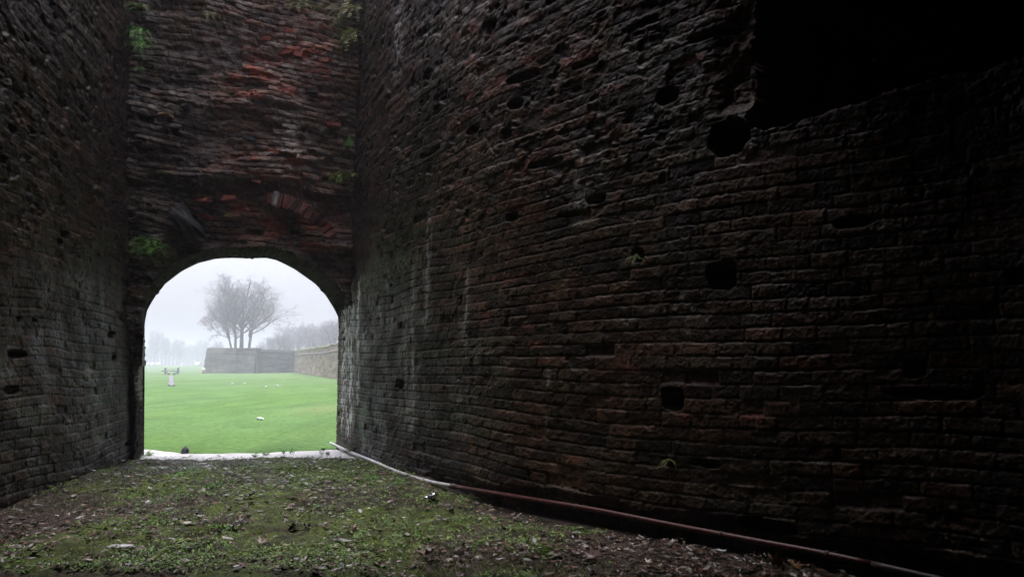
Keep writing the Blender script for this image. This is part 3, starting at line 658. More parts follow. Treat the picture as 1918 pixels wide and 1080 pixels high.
plant('dry_grass_tuft', onend(262, 378, .12), 16, .62, .10, DC, 'tuft of long dry grass drooping above the green fern left of the arch', 'dry grass', None, .0, (1, -1), .8, leaf=None, seed=6, droop=1.5)
plant('hanging_weed', onend(664, 8, .15), 16, .36, .18, YC, 'yellowish weed with long stems hanging at the top right corner of the arch wall', 'weed', None, .6, (-1, -1), .8, seed=7)
plant('hanging_weed', onend(662, 55, .15), 16, .40, .16, YC, 'straggling yellow-green weed below the top right corner weed', 'weed', None, .8, (-1, -1), .8, seed=8)
plant('dry_grass_tuft', onend(655, 22, .2), 9, .5, .08, DC, 'pale dry stalks arching out of the upper right corner', 'dry grass', None, 0, (-1, -1), .5, leaf=None, seed=9, droop=1.5)
plant('moss_weed', onend(658, 262, .1), 14, .22, .14, GC, 'dark green weed strip in the right corner halfway up the arch wall', 'weed', None, .7, (-1, -1), 1, seed=10, droop=1.2)
plant('creeping_plant', onend(650, 330, .16), 12, .20, .12, [(.20, .32, .05), (.26, .36, .08)], 'yellow-green small-leaved plant in the right corner above the broken brick arch', 'plant', None, .2, (-1, -1), 1.2, leaf='round', seed=11)
plant('creeping_plant', onend(628, 333, .14), 6, .14, .08, [(.20, .32, .05)], 'sparse pale green sprig just left of the right corner plant', 'plant', None, .2, (-1, -1), 1.2, leaf='round', seed=12)
plant('hanging_weed', onend(560, 4, .15), 12, .22, .24, YC, 'olive weed trailing over the top middle of the arch wall', 'weed', None, .5, (0, -1), 1.2, seed=13)
plant('hanging_weed', onend(388, 22, .15), 4, .22, .06, YC, 'thin trailing weed near the top left of the arch wall', 'weed', None, .8, (0, -1), 1.2, seed=14)
for i, (a, b) in enumerate([(248, 860), (272, 853), (228, 872)]):
    x, y = gnd(a, b); plant('leafy_weed', (x+.04, y, .0), 12, .20, .12, GC, ['leafy green weed at the foot of the left wall by the archway', 'low green weed nearest the left jamb of the archway', 'green weed at the left wall base, the one nearest the viewer'][i], 'weed', None, 0, (1, 0), 1.6, seed=20+i)
for i, (a, b, l_) in enumerate([(478, 856, 'green seedlings standing at the middle of the threshold'), (497, 853, 'green seedlings right of the middle of the threshold'), (528, 850, 'small upright sprig on the threshold before the white path'), (546, 850, 'thin sprig on the threshold nearest the right jamb'), (600, 852, 'low weed on the threshold below the pipe end'), (350, 857, 'tiny weed on the threshold near the left')]):
    x, y = gnd(a, b); plant('seedling', (x, y, -.0), 7 if i < 2 else 4, .13, .08, GC, l_, 'weed', None, 0, (0, -1), 2.5, leaf='round', seed=30+i, pairs=4, droop=.5, up=1.6)
for i, (a, b, l_) in enumerate([(700, 905, 'spreading green weed on the ground right of the path by the wall'), (750, 915, 'clover-like weed patch just left of the shiny can'), (330, 905, 'upright weed in the left middle of the passage floor'), (385, 920, 'low bright weed in the middle of the passage floor'), (425, 1005, 'green weed in the left foreground'), (868, 928, 'green weed beside the pipe right of the shiny can')]):
    x, y = gnd(a, b); plant('leafy_weed', (x, y, float(gh(x, y))), 14, .15, .14, GC, l_, 'weed', None, 0, (0, -1), 3, leaf='round', seed=50+i, pairs=4, droop=1)
x, y = gnd(1025, 1045); plant('rosette_plant', (x, y, float(gh(x, y))+.01), 13, .12, .02, [(.16, .28, .05), (.11, .22, .04), (.22, .34, .08)], 'bright green broad-leaved rosette in the foreground below the rusty pipe', 'plant', None, 0, (0, -1), 3, leaf='round', seed=60, pairs=4, droop=.9, up=1.3)
for i, (a, b, l_) in enumerate([(1190, 480, 'small green fern growing from a hole in the middle of the right wall'), (1255, 862, 'tiny green weed low on the right wall above the pipe')]):
    u, z, j = r_uz(a, b); plant('wall_fern', (rx[j]+rnx[j]*-.0, ry[j]+rny[j]*-.0, z), 9-3*i, .10, .04, [(.10, .16, .03), (.16, .18, .05)], l_, 'fern', None, .4, (rnx[j], rny[j]), .8, seed=70+i)
u, z, j = r_uz(662, 832); plant('moss_weed', (rx[j]+rnx[j]*.02, ry[j]+rny[j]*.02, z-.05), 22, .14, .16, [(.16, .17, .03), (.12, .15, .03)], 'olive moss tuft on the right jamb above the pipe', 'moss', None, .2, (rnx[j], rny[j]), 1.2, seed=75)

# ------------------------------------------------------------------ pipe along the right wall
pp = [(620, 829), (650, 843), (700, 864), (750, 885), (800, 900), (850, 910), (1000, 935), (1120, 955), (1257, 982), (1400, 1009), (1550, 1037), (1720, 1075), (1918, 1118)]
P3 = []
for a, b in pp:
    u, z, j = r_uz(max(a, 630), b); off = .16
    X0 = Vector((rx[j]+rnx[j]*off, ry[j]+rny[j]*off, 0)); d = ray(a, b)
    t = X0.y/d[1]; t = min(t, (.045-CH)/d[2]); P3.append(Vector((d[0]*t, d[1]*t, CH+d[2]*t)))
P3[0] = at(619, 829, min(P3[1].y+.9, P3[1].y+1.0))
pr = empty('pipe', P3[0], label='thin pipe at the foot of the right wall, sky reflection painted white near the arch, rusty red nearer', cat='pipe')
def dens(pts, k=6):
    o = []
    for i in range(len(pts)-1):
        p0, p1, p2, p3 = pts[max(i-1, 0)], pts[i], pts[i+1], pts[min(i+2, len(pts)-1)]
        for j in range(k):
            t = j/k; o.append(.5*((2*p1)+(p2-p0)*t+(2*p0-5*p1+4*p2-p3)*t*t+(3*p1-p0-3*p2+p3)*t**3))
    return o+[pts[-1]]
Q = [p-P3[0] for p in dens(P3)]; ksp = 5*6
M_PW = mat_c('pipe_sky_sheen', (.62, .62, .62), .3, .5, bs=14, var=.25); M_PR = mat_c('pipe_rust', (.075, .024, .019), .35, .4, bs=16, bd=.002, var=.4)  # pale far length: sky reflection on the reddish pipe put into the colour
mb = MB(); mb.tube(Q[:ksp+1], .019, 12); o = mb.build('sky_sheen_section', M_PW, pr, True); o['label'] = 'section painted white for sky reflection'
mb = MB(); mb.tube(Q[63:], .0185, 12); o = mb.build('dull_section', mat_c('pipe_dull', (.07, .05, .045), .4, .5, bs=16, bd=.002, var=.4), pr, True); o['label'] = 'dull grey-brown section'
mb = MB(); mb.tube(Q[ksp:64], .019, 12); o = mb.build('rusty_section', M_PR, pr, True); o['label'] = 'rusty red section'
M_CL = mat_c('clip_metal', (.10, .08, .07), .5, .5, .6)
mb = MB(); q = Q[ksp]; t = (Q[ksp+1]-Q[ksp-1]).normalized(); mb.tube([q-t*.05, q+t*.05], .024, 14); mb.build('coupling', M_CL, pr, True)
for k_ in (20, 40, 52, 60):
    mb = MB(); q = Q[k_]; t = (Q[k_+1]-Q[k_-1]).normalized(); mb.tube([q-t*.012, q+t*.012], .022, 12)
    W = q+P3[0]; jn_ = int(np.argmin((rx-W.x)**2+(ry-W.y)**2)); mb.tube([q, Vector((rx[jn_]-rnx[jn_]*.04, ry[jn_]-rny[jn_]*.04, W.z))-P3[0]], .005, 6)
    mb.build('wall_clip', M_CL, pr, True)
# ------------------------------------------------------------------ crushed drink can
M_ALU = mat_c('aluminium', (.75, .75, .78), .22, .5, 1, bs=30, bd=.003, var=.1); M_ALK = mat_c('can_print', (.05, .05, .06), .3, .5, .4)
x, y = gnd(807, 947); cr_ = empty('drink_can', (x, y, float(gh(x, y))+.045), label='crushed shiny aluminium drink can lying on the ground by the pipe', cat='can')
rot = Matrix.Rotation(R(35), 3, 'Z') @ Matrix.Rotation(R(68), 3, 'Y')
mb = MB(); prof = [(.022, -.06), (.026, -.058), (.033, -.048), (.033, -.03), (.027, -.018), (.032, -.004), (.024, .008), (.031, .02), (.033, .045), (.027, .056), (.026, .06)]
mb.lathe(prof, (0, 0, 0), 18, rot)
mb.V = [(v[0]+.006*math.sin(v[2]*90+v[1]*60), v[1]+.005*math.cos(v[0]*120), v[2]*.9) for v in mb.V]
mb.build('can_body', M_ALU, cr_, False); mb = MB(); mb.lathe([(.0335, -.028), (.0275, -.017), (.0325, -.004), (.0245, .007)], (0, 0, 0), 18, rot)
mb.V = [(v[0]+.006*math.sin(v[2]*90+v[1]*60), v[1]+.005*math.cos(v[0]*120), v[2]*.9) for v in mb.V]; mb.F = mb.F[:-2]
mb.build('printed_band', M_ALK, cr_)
# ------------------------------------------------------------------ stones, chips, single leaves
def stone(name, px, py, w, d, h, col, label, cat='stone', seed=0, rz=None):
    g = np.random.default_rng(seed); nu, nv_ = 20, 10; V = []; x, y = gnd(px, py)
    for i in range(nu):
        for j in range(nv_+1):
            a = 2*math.pi*i/nu; b = math.pi*j/nv_
            n0 = 1+.35*float(fbm(math.cos(a)*1.7+seed, math.sin(a)*1.7+b, 3, seed))
            V.append((math.cos(a)*math.sin(b)*w/2*n0, math.sin(a)*math.sin(b)*d/2*n0, math.copysign(abs(math.cos(b))**.7, math.cos(b))*h/2*n0))
    V = np.array(V); F_ = [[i*(nv_+1)+j, i*(nv_+1)+j+1, ((i+1) % nu)*(nv_+1)+j+1, ((i+1) % nu)*(nv_+1)+j] for i in range(nu) for j in range(nv_)]
    o = mk(name, V, F_, M_STONE, None, np.ones((len(V), 3))*np.array(col), True)
    o.location = (x, y, (float(gh(x, y)) if y < THR else 0)+h*.42); o.rotation_euler = (0, 0, rz if rz is not None else seed)
    return tag(o, label, cat)
stone('stone', 224, 1040, .16, .09, .035, (.55, .55, .55), 'flat pale grey stone lying in the moss at the lower left', seed=1, rz=.1)
stone('stone', 137, 943, .07, .05, .03, (.34, .32, .29), 'small pale stone near the foot of the left wall', seed=2)
stone('stone', 614, 851, .05, .05, .04, (.35, .34, .33), 'pale cobble at the right end of the threshold beside the pipe', seed=3)
stone('stone', 605, 842, .05, .04, .03, (.05, .05, .05), 'dark stone on the white path near the right jamb', seed=4)
stone('stone', 376, 977, .08, .05, .02, (.36, .35, .34), 'pale chip of stone left of the dark leaf clump', seed=5)
stone('stone', 450, 945, .09, .07, .03, (.18, .17, .17), 'grey flat stone behind the dark leaf clump', seed=6)
stone('stone', 820, 972, .05, .04, .02, (.32, .30, .28), 'small pale stone below the shiny can', seed=7)
stone('stone', 590, 1062, .06, .04, .02, (.33, .33, .33), 'pale pebble at the bottom edge left of centre', seed=8)
stone('stone', 425, 940, .05, .04, .03, (.4, .4, .4), 'whitish pebble in the middle of the passage floor', seed=9)
def leaf(px, py, s, col, label, seed=0, tilt=.3):
    x, y = gnd(px, py); r = np.random.default_rng(seed); one = lambda v: np.array([v])
    P, f, Cc = leafmesh(one(0.), one(0.), one(0.), one(s), one(r.random()*6.28), one(tilt), one(.2), one(.9), LOBE, np.array([col]))
    o = mk('fallen_leaf', P, f, M_LEAF, None, Cc, True); o.location = (x, y, float(gh(x, y))+s*.16+.015); sm_ = o.modifiers.new('s', 'SOLIDIFY'); sm_.thickness = .0012
    return tag(o, label, 'leaf')
leaf(1455, 1072, .13, (.20, .085, .045), 'large orange-brown curled leaf at the bottom edge below the pipe', 1, .5)
leaf(1490, 1078, .10, (.22, .12, .055), 'tan leaf just right of the large curled orange-brown leaf', 2)
leaf(458, 968, .10, (.06, .045, .038), 'blackish crumpled leaf in the left foreground', 3, .25)
leaf(468, 945, .14, (.05, .04, .035), 'dark wet leaf lying behind the blackish crumpled leaf', 4)
leaf(548, 1005, .13, (.09, .065, .05), 'dark brown leaf clump left of centre in the foreground', 5, .2)
leaf(575, 1006, .10, (.16, .14, .13), 'greyish leaf tip beside the dark brown leaf clump', 6)
leaf(800, 1055, .14, (.17, .11, .085), 'flat light brown leaf at the bottom centre', 7, .1)
leaf(1010, 968, .10, (.18, .15, .13), 'pale brown leaf right of the shiny can near the pipe', 8)
leaf(700, 983, .08, (.22, .17, .16), 'pinkish pale leaf in the centre foreground', 9)
leaf(850, 965, .10, (.06, .04, .035), 'dark upright leaf between the can and the rusty pipe', 10, .9)
leaf(1110, 1058, .12, (.13, .08, .07), 'reddish brown leaf right of the green rosette', 11)
leaf(490, 1030, .09, (.14, .09, .06), 'brown leaf below the dark leaf clump', 12)
# ------------------------------------------------------------------ things on the lawn
M_SCR = mat_c('white_scrap', (.85, .85, .82), .6, .3)
for i, (a, b, w, l_) in enumerate([(435, 720.5, .15, 'white scrap on the lawn, leftmost of the row of four'), (458, 720, .12, 'white scrap on the lawn, second from the left of the row of four'), (498, 724.5, .17, 'white scrap on the lawn, third from the left of the row of four'), (520, 723, .17, 'white scrap on the lawn, rightmost of the row of four'), (487.5, 785, .15, 'flat white scrap on the lawn nearest the archway')]):
    x, y = gnd(a, b); mb = MB(); hh_ = .018 if i == 4 else .13
    for k in range(5): mb.box((random.uniform(-w*.4, w*.4), random.uniform(-.03, .03), hh_*random.uniform(.3, .8)), (w*random.uniform(.3, .6), w*.5, hh_*.5), Matrix.Rotation(random.uniform(-.6, .6), 3, 'Y') @ Matrix.Rotation(random.random()*3, 3, 'Z'), .02)
    o = mb.build('white_scrap', M_SCR); o.location = (x, y, float(lh(x, y))+.02); tag(o, l_, 'scrap')
# acorn-shaped bollard at the lawn edge
M_BOL = mat_c('dark_stone', (.09, .09, .10), .7, .3, bs=30, bd=.004)
x, y = gnd(342, 849.5); b_ = empty('bollard', (x, y+.08, -.05), label='small dark dome-topped bollard where the lawn meets the white path', cat='bollard')
mb = MB(); mb.lathe([(.05, 0), (.055, .03), (.055, .06), (.048, .065)], n=18); mb.build('base', M_BOL, b_, True)
mb = MB(); mb.lathe([(.047, .065), (.052, .08), (.048, .10), (.036, .122), (.022, .134), (.012, .138), (.012, .148), (.004, .15)], n=18); mb.build('dome_cap', M_BOL, b_, True)
# drainage channel with posts and rail
M_CON = mat_c('concrete', (.22, .22, .21), .8, .3, bs=6, var=.3); M_POST = mat_c('dark_post', (.06, .065, .07), .8, .3); M_WAT = mat_c('channel_water', (.14, .15, .16), .6, .6)
dr = empty('drainage_channel', (0, 0, 0), label='concrete drain in the lawn ending in a dark rail between two posts', cat='drain')
def lp(a, b, z=.03): x, y = gnd(a, b); return Vector((x, y, float(lh(x, y))+z))
mb = MB(); q = [(321-5.5, 722, 321+5), (321-3.5, 714, 321+3), (321-3, 707, 321+3), (321-3, 703, 321+3)]
V = []; 
for a, b, c_ in q: V += [lp(a, b, .05), lp(c_, b, .05)]
mb.add(V, [[0, 1, 3, 2], [2, 3, 5, 4], [4, 5, 7, 6]]); mb.build('channel_bed', M_WAT, dr)
mb = MB()
for sg in (-1, 1):
    for i in range(3):
        a, b = q[i], q[i+1]; p0 = lp(a[0] if sg < 0 else a[2], a[1], .05); p1 = lp(b[0] if sg < 0 else b[2], b[1], .05); mb.tube([p0, p1], .05, 6)
mb.build('channel_kerb', M_CON, dr)
DY = gnd(321, 699.5)[1]
pl_, pr_ = at(309.5, 699, DY), at(333.5, 699, DY); v0 = lp(317, 703, .05); v1 = lp(325, 703, .05)
for p_, v_ in ((pl_, v0), (pr_, v1)):
    mb = MB(); mb.box((p_.x, p_.y, .35), (.2, .2, .9)); mb.box((p_.x, p_.y, .85), (.28, .28, .1)); mb.build('post', M_POST, dr)
    mb = MB(); mb.tube([Vector((p_.x, p_.y, .35)), v_+Vector((0, 0, .15))], .10, 6); mb.build('wing_wall', M_POST, dr)
mb = MB(); mb.tube([(pl_.x-.6, DY, .42), (pr_.x+.3, DY, .42)], .07, 6); mb.tube([(pl_.x, DY, .68), (pr_.x, DY, .68)], .035, 6); mb.build('rail', M_POST, dr)
# marker post
p_ = at(380.5, 699, 118); mk_r = empty('marker_post', (p_.x, 118, float(lh(p_.x, 118))), label='short orange post with a white top by the left end of the bastion', cat='marker post')
mb = MB(); mb.lathe([(.12, 0), (.12, .55)], n=10); mb.build('orange_shaft', mat_c('orange', (.55, .22, .08), .7), mk_r, True)
mb = MB(); mb.lathe([(.26, .55), (.28, .7), (.2, .9), (.05, .95)], n=10); mb.build('white_top', M_SCR, mk_r, True)
# lawn kerb stones along the foot of the far right wall
# ------------------------------------------------------------------ bastion and curtain wall
def far_wall(name, pts, h, th, label, cap=None, capg=None, cordon=True, bat=.10, seedk=0, tops=None, tint=(1, 1, 1)):
    """pts in plan, faces to the viewer side; battered masonry with cordon band"""
    root = None; V = []; C = []; nz = 60
    pts = [Vector(p) for p in pts]; seg = []
    for i in range(len(pts)-1):
        n = max(6, int((pts[i+1]-pts[i]).length/.35)); seg += [(pts[i].lerp(pts[i+1], k/n), i) for k in range(n)]
    seg.append((pts[-1], len(pts)-2)); S_ = 0; prev = seg[0][0]; us_ = []
    for p, _ in seg: S_ += (p-prev).length; us_.append(S_); prev = p
    nor = []
    for k, (p, i) in enumerate(seg):
        a = seg[max(k-1, 0)][0]; b = seg[min(k+1, len(seg)-1)][0]; t = (b-a).normalized(); nor.append(Vector((t.y, -t.x)))
    uu = np.array(us_); tt_ = uu/uu[-1]; H = np.interp(tt_, np.linspace(0, 1, len(tops)), tops) if tops else np.full(len(uu), h)
    zf = np.linspace(0, 1, nz)[None, :]; Zz = H[:, None]*zf; UU = uu[:, None]+0*zf
    off = bat*(H[:, None]-Zz)+.06*fbm(UU*.4, Zz*1.5, 3, 300+seedk)
    PXw = np.array([p.x for p, _ in seg])[:, None]; PYw = np.array([p.y for p, _ in seg])[:, None]; nX = np.array([n.x for n in nor])[:, None]; nY = np.array([n.y for n in nor])[:, None]
    Vw = np.stack([PXw+nX*off, PYw+nY*off, Zz], -1)
    Cw = np.ones(Vw.shape)*np.array([.19, .165, .15])
    Cw = mix(Cw, np.array([.11, .095, .09]), sst(-.2, .5, fbm(UU*.25, Zz*2.5, 4, 310+seedk))*.8)
    Cw = mix(Cw, np.array([.27, .25, .23]), sst(.15, .6, fbm(UU*.5, Zz*3.5, 4, 311+seedk))*.7)
    Cw = mix(Cw, np.array([.13, .12, .10]), sst(.3, .6, fbm(UU*1.6, Zz*.4, 3, 312+seedk))*.5)
    Cw = mix(Cw, np.array([.15, .13, .11]), sst(.80, .86, zf+0*UU)*.45)
    Cw = Cw*np.array(tint)
    back = np.stack([(PXw-nX*th)[:, 0], (PYw-nY*th)[:, 0], H], -1)[:, None]; b2 = back.copy(); b2[:, :, 2] = -.3
    Vw = np.concatenate([Vw, back, b2], 1); Cw = np.concatenate([Cw, Cw[:, -1:], Cw[:, -1:]], 1)
    o = mk(name, Vw, gridf(*Vw.shape[:2]), M_FAR, None, Cw); tag(o, label, 'wall')
    if cordon:
        mb = MB(); mb.tube([(p.x+n.x*(bat*.2*hh_+.05), p.y+n.y*(bat*.2*hh_+.05), hh_*.8) for (p, _), n, hh_ in list(zip(seg, nor, H))[::6]+[(seg[-1], nor[-1], H[-1])]], .11, 6, (.2, .18, .17)); mb.build('cordon', M_FAR, o, True)
    if capg:
        A = []; w_, hh2 = capg
        nn = np.array([0, .12, .3, .55, .8, 1.0]); hz = np.array([0, .45, .8, 1, 1, 1.0])
        inn = nn[None]*w_-.12; zz_ = H[:, None]-.02+hz[None]*hh2+.08*fbm(UU[:, :6]*.8, nn[None]*4+0*UU[:, :6], 3, 320)
        Vc = np.stack([PXw-nX*inn, PYw-nY*inn, zz_], -1); Cg_ = np.ones(Vc.shape)*np.array([.12, .145, .06]); Cg_ = mix(Cg_, np.array([.19, .19, .10]), sst(-.2, .6, fbm(UU[:, :6], nn[None]*5+0*UU[:, :6], 3, 321)))
        mk('grass_top', Vc, gridf(*Vc.shape[:2]), M_LAWN, o, Cg_)
    return o
BD = 130
def P2(px, Y): v = at(px, 685, Y); return (v.x, v.y)
A0 = P2(386, BD); A1 = P2(478, BD-1); A2 = P2(480, BD+9); A3 = P2(551, BD+12)
ztop = lambda py, Y: at(500, py, Y).z
bl = far_wall('bastion', [P2(392, BD+45), P2(388, BD+2), A0, P2(430, BD-1), A1], ztop(652, BD), 3,
              'grey hazy brick bastion block below the big bare trees', bat=.13, seedk=1, tops=[3.6, 4.0, ztop(652.5, BD), ztop(651, BD), ztop(651.5, BD)])
fl_ = far_wall('bastion_flank', [A1, P2(482, BD+6), A3], ztop(655, BD+10), 3, 'shaded recessed wall between the bastion block and the long curtain wall', bat=.06, seedk=2, tops=[ztop(652.5, BD), ztop(653.5, BD+7), ztop(655.5, BD+12)])
C1 = P2(551, BD+12); C2 = P2(632, 72)
ex = (Vector(C2)-Vector(C1)).normalized()
M_CUR = None
cw = far_wall('curtain_wall', [C1, C2, tuple(Vector(C2)+ex*50)], 4.4, 3, 'long pale brick curtain wall with a grassy top running to the right', capg=(4.0, .42), bat=.05, seedk=3, tint=(1.45, 1.3, 1.05), tops=[ztop(657, BD+12), ztop(643.5, 72), ztop(643.5, 72)])
# rampart earth behind the walls
mb = MB(); zt = ztop(653, BD)-.35
mb.add([(A0[0]+.6, BD+1.5, zt), (A1[0], BD+1.2, zt), (A3[0]+1, BD+14, zt), (A3[0]+60, BD+14, zt), (A3[0]+60, BD+90, zt), (A0[0]-3, BD+90, zt), (A0[0]-3, BD+90, -.3), (A3[0]+60, BD+90, -.3)], [[0, 1, 2, 3, 4, 5], [5, 4, 7, 6]], (.14, .18, .07))
tag(mb.build('rampart_ground', M_LAWN), kind='structure')
# ------------------------------------------------------------------ trees
def grow(seed, H, R0, levels, first, spread, nb, lean=(0, 0), updroop=.25, kseg=5, split=.35, len0=None, ratio=.74, crown=None):
    r = random.Random(seed); limbs = []; tw = []; tips = []
    def rec(p, d, l, rad, lev):
        n = kseg if lev < 3 else 3; pts = [p.copy()]; rr = [rad]
        for k in range(n):
            w = (.045 if lev == 0 else .10)+.06*lev
            d = (d+Vector((r.gauss(0, w), r.gauss(0, w), r.gauss(0, w*.6)+(updroop*.25 if lev < 3 else -.02)))).normalized(); p = p+d*l/n; pts.append(p.copy()); rr.append(rad*(1-(k+1)/n*.42))
        (limbs if lev < 3 else tw).append((pts, rr))
        if lev >= levels: tips.append(pts[-1]); return
        m = nb[min(lev, len(nb)-1)]
        for i in range(m):
            t = r.uniform(split, 1) if i else 1.0
            if lev == 0: t = r.uniform(first, 1) if i else 1.0
            idx = t*n; j = min(int(idx), n-1); q = pts[j].lerp(pts[j+1], idx-j)
            a = r.uniform(0, 6.283); s_ = spread[min(lev, len(spread)-1)]*r.uniform(.6, 1.25)*(1 if i else .35)
            ax = d.orthogonal().normalized(); ax.rotate(Matrix.Rotation(a, 3, d)); nd = (d*math.cos(s_)+ax*math.sin(s_)).normalized()
            rec(q, nd, l*ratio*r.uniform(.75, 1.15), rr[j]*(.62 if i else .85), lev+1)
    rec(Vector((0, 0, 0)), Vector((lean[0], lean[1], 1)).normalized(), len0 or H*.3, R0, 0)
    return limbs, tw, tips
def tree(name, loc, limbs, tw, tips, leaves, leafcol, label, cat='tree', group=None, minr=.02, leafsize=.12, seed=0, barkm=M_BARK, twm=M_TWIG, leafrange=(0, 99)):
    root = empty(name, loc, label=label, cat=cat, group=group); mb = MB()
    for pts, rr in limbs: mb.tube(pts, [max(v, minr*1.5) for v in rr], 6, None, False)
    mb.build('trunk', barkm, root, True, False)
    V = []; F_ = []; n = 0
    for pts, rr in tw:
        for i in range(len(pts)-1):
            a, b = pts[i], pts[i+1]; t = (b-a).normalized(); o1 = t.orthogonal().normalized(); o2 = t.cross(o1); w = max(rr[i], minr); w2 = max(rr[i+1], minr*.7)
            for k in range(3):
                an = k*2.0944; V.append(a+(o1*math.cos(an)+o2*math.sin(an))*w)
            for k in range(3):
                an = k*2.0944; V.append(b+(o1*math.cos(an)+o2*math.sin(an))*w2)
            F_ += [[n, n+1, n+4, n+3], [n+1, n+2, n+5, n+4], [n+2, n, n+3, n+5]]; n += 6
    mk('crown', np.array([tuple(v) for v in V]), np.array(F_), twm, root, None, False)
    if leaves:
        r = random.Random(seed+5); V = []; F_ = []; C_ = []; n = 0
        T = [t for t in tips if leafrange[0] < t.z < leafrange[1]]
        if T:
            for _ in range(leaves):
                t = r.choice(T)+Vector((r.gauss(0, .25), r.gauss(0, .25), r.gauss(0, .25))); u = Vector((r.gauss(0, 1), r.gauss(0, 1), r.gauss(0, 1))).normalized(); v = u.orthogonal().normalized(); s_ = leafsize*r.uniform(.5, 1.2)
                V += [t-u*s_, t+v*s_, t+u*s_, t-v*s_]; F_.append([n, n+1, n+2, n+3]); n += 4; C_ += [[c*r.uniform(.7, 1.3) for c in leafcol]]*4
            mk('dry_leaves', np.array([tuple(v) for v in V]), np.array(F_), M_DRY, root, C_, False)
    return root
TY = 141; zt0 = zt
Lc = (.24, .15, .12)
for i, (px, hh_, r0, ln, sd, nl, lr, lb) in enumerate([
    (434, 11.8, .19, (-.05, .0), 5, 500, (0, 6.5), 'slim bare tree on the bastion, leftmost trunk, with russet leaves low down'),
    (441.5, 14.6, .25, (-.05, .03), 6, 200, (0, 6.5), 'big bare tree on the bastion, second trunk from the left, leaning left'),
    (452, 15.2, .35, (.02, -.02), 7, 120, (2, 6), 'tallest and thickest bare tree in the middle of the bastion group'),
    (466, 14.4, .25, (.0, .0), 8, 420, (0, 7), 'bare tree on the bastion, rightmost trunk, leaning right')]):
    limbs, tw, tips = grow(sd, hh_, r0, 6, .30, [.80, .60, .65, .7, .75], [14, 5, 4, 4, 3, 2], ln, .30, len0=hh_*.56, ratio=.56)
    p = at(px, 653, TY+[3, -1, 1, 0][i]); zmax = max(t.z for t in tips); sc = (hh_)/zmax
    rt = tree('bare_tree', (p.x, p.y, zt0-.1), limbs, tw, tips, nl, Lc, lb, group='bare trees on the bastion', minr=.0065, seed=sd, leafrange=(lr[0]/sc, lr[1]/sc)); rt.scale = (sc*1.25, sc*1.25, sc)
def copy_tree(o, parent=None):
    c = o.copy(); COL.objects.link(c); c.parent = parent
    for ch in o.children: copy_tree(ch, c)
    return c
protos = []
for sd in (21, 22, 23):
    limbs, tw, tips = grow(sd, 12, .22, 5, .3, [.5, .55, .6, .7], [6, 5, 4, 4, 3], (0, 0), .4, len0=5, ratio=.62)
    zmax = max(t.z for t in tips); protos.append((limbs, tw, tips, zmax))
used = {}
def put(kind, px, Y, top, label, group, wide=1.0, base=0.0, name='distant_tree'):
    limbs, tw, tips, zmax = protos[kind]; p = at(px, top, Y); hgt = p.z-base; sc = hgt/zmax
    if kind not in used:
        t = tree(name, (p.x, Y, base), limbs, tw, tips, 0, Lc, label, group=group, minr=.03); used[kind] = t
    else: t = copy_tree(used[kind])
    t.location = (p.x, Y, base); t.scale = (sc*wide, sc*wide, sc); t.rotation_euler = (0, 0, random.random()*6.28); tag(t, label, 'tree', group); return t
gl = 'far hazy trees across the field on the left'
for i, (px, Y, top) in enumerate([(278, 420, 632), (284, 400, 628), (291, 380, 612), (298, 400, 618), (305, 390, 630), (312, 380, 628), (319, 400, 632), (326, 390, 630), (333, 380, 630), (339, 400, 636), (346, 440, 642), (354, 460, 640), (362, 450, 642), (371, 430, 636), (380, 420, 630), (388, 430, 640)]):
    lb = {2: 'tallest of the far blue-grey hazy trees on the left'}.get(i, 'far blue-grey hazy tree in the left row across the field')
    put(i % 3, px, Y, top, lb, gl, .75, 1.2 if Y > 340 else 0)
gr = 'bare trees behind the bastion and the curtain wall'
for i, (px, Y, top, w_) in enumerate([(512, 190, 630, 1.1), (523, 175, 624, 1.2), (543, 215, 618, 1.2), (561, 210, 600, 1.3), (576, 200, 605, 1.2), (590, 190, 612, 1.2), (604, 185, 606, 1.2), (618, 170, 602, 1.2), (630, 165, 596, 1.3), (645, 160, 598, 1.2), (400, 260, 640, 1.2), (415, 250, 636, 1.2), (480, 240, 640, 1.2), (497, 235, 638, 1.2), (535, 180, 628, 1.3), (552, 250, 602, 1.4), (568, 240, 600, 1.4), (584, 230, 604, 1.4), (597, 220, 602, 1.4), (611, 200, 600, 1.4), (625, 190, 597, 1.4), (638, 180, 595, 1.4), (528, 240, 622, 1.4), (543, 190, 622, 1.2)]):
    put((i+1) % 3, px, Y, top, 'hazy bare tree rising behind the bastion and curtain wall' if i != 1 else 'small dark dense tree just right of the big bare trees', gr, w_, zt0-.3 if Y < 216 else 0)
# far wood: one mass of twiggy growth closing the horizon
g = np.random.default_rng(77); n = 26000
a = g.random(n); X = -420+a*640; Y = 500+g.random(n)*40; hmx = 9+5*fbm(X*.03, X*0, 4, 400)+2.5*fbm(X*.15, X*0, 3, 401); Zt = 1.0+g.random(n)**.8*hmx
u = g.standard_normal((n, 3)); u[:, 2] += 1.2; u /= np.linalg.norm(u, axis=1)[:, None]; v = np.cross(u, g.standard_normal((n, 3))); v /= np.linalg.norm(v, axis=1)[:, None]
s1 = (1.2+1.6*g.random(n))[:, None]; s2 = (.10+.22*g.random(n))[:, None]; B0 = np.stack([X, Y, Zt], -1)
V = np.stack([B0-u*s1, B0+v*s2, B0+u*s1, B0-v*s2], 1)
tag(mk('distant_wood', V, np.arange(4*n).reshape(-1, 4), M_DRY, None, np.ones((4*n, 3))*np.array([.07, .07, .07]), False), kind='stuff', label='low misty wood along the horizon', cat='wood')
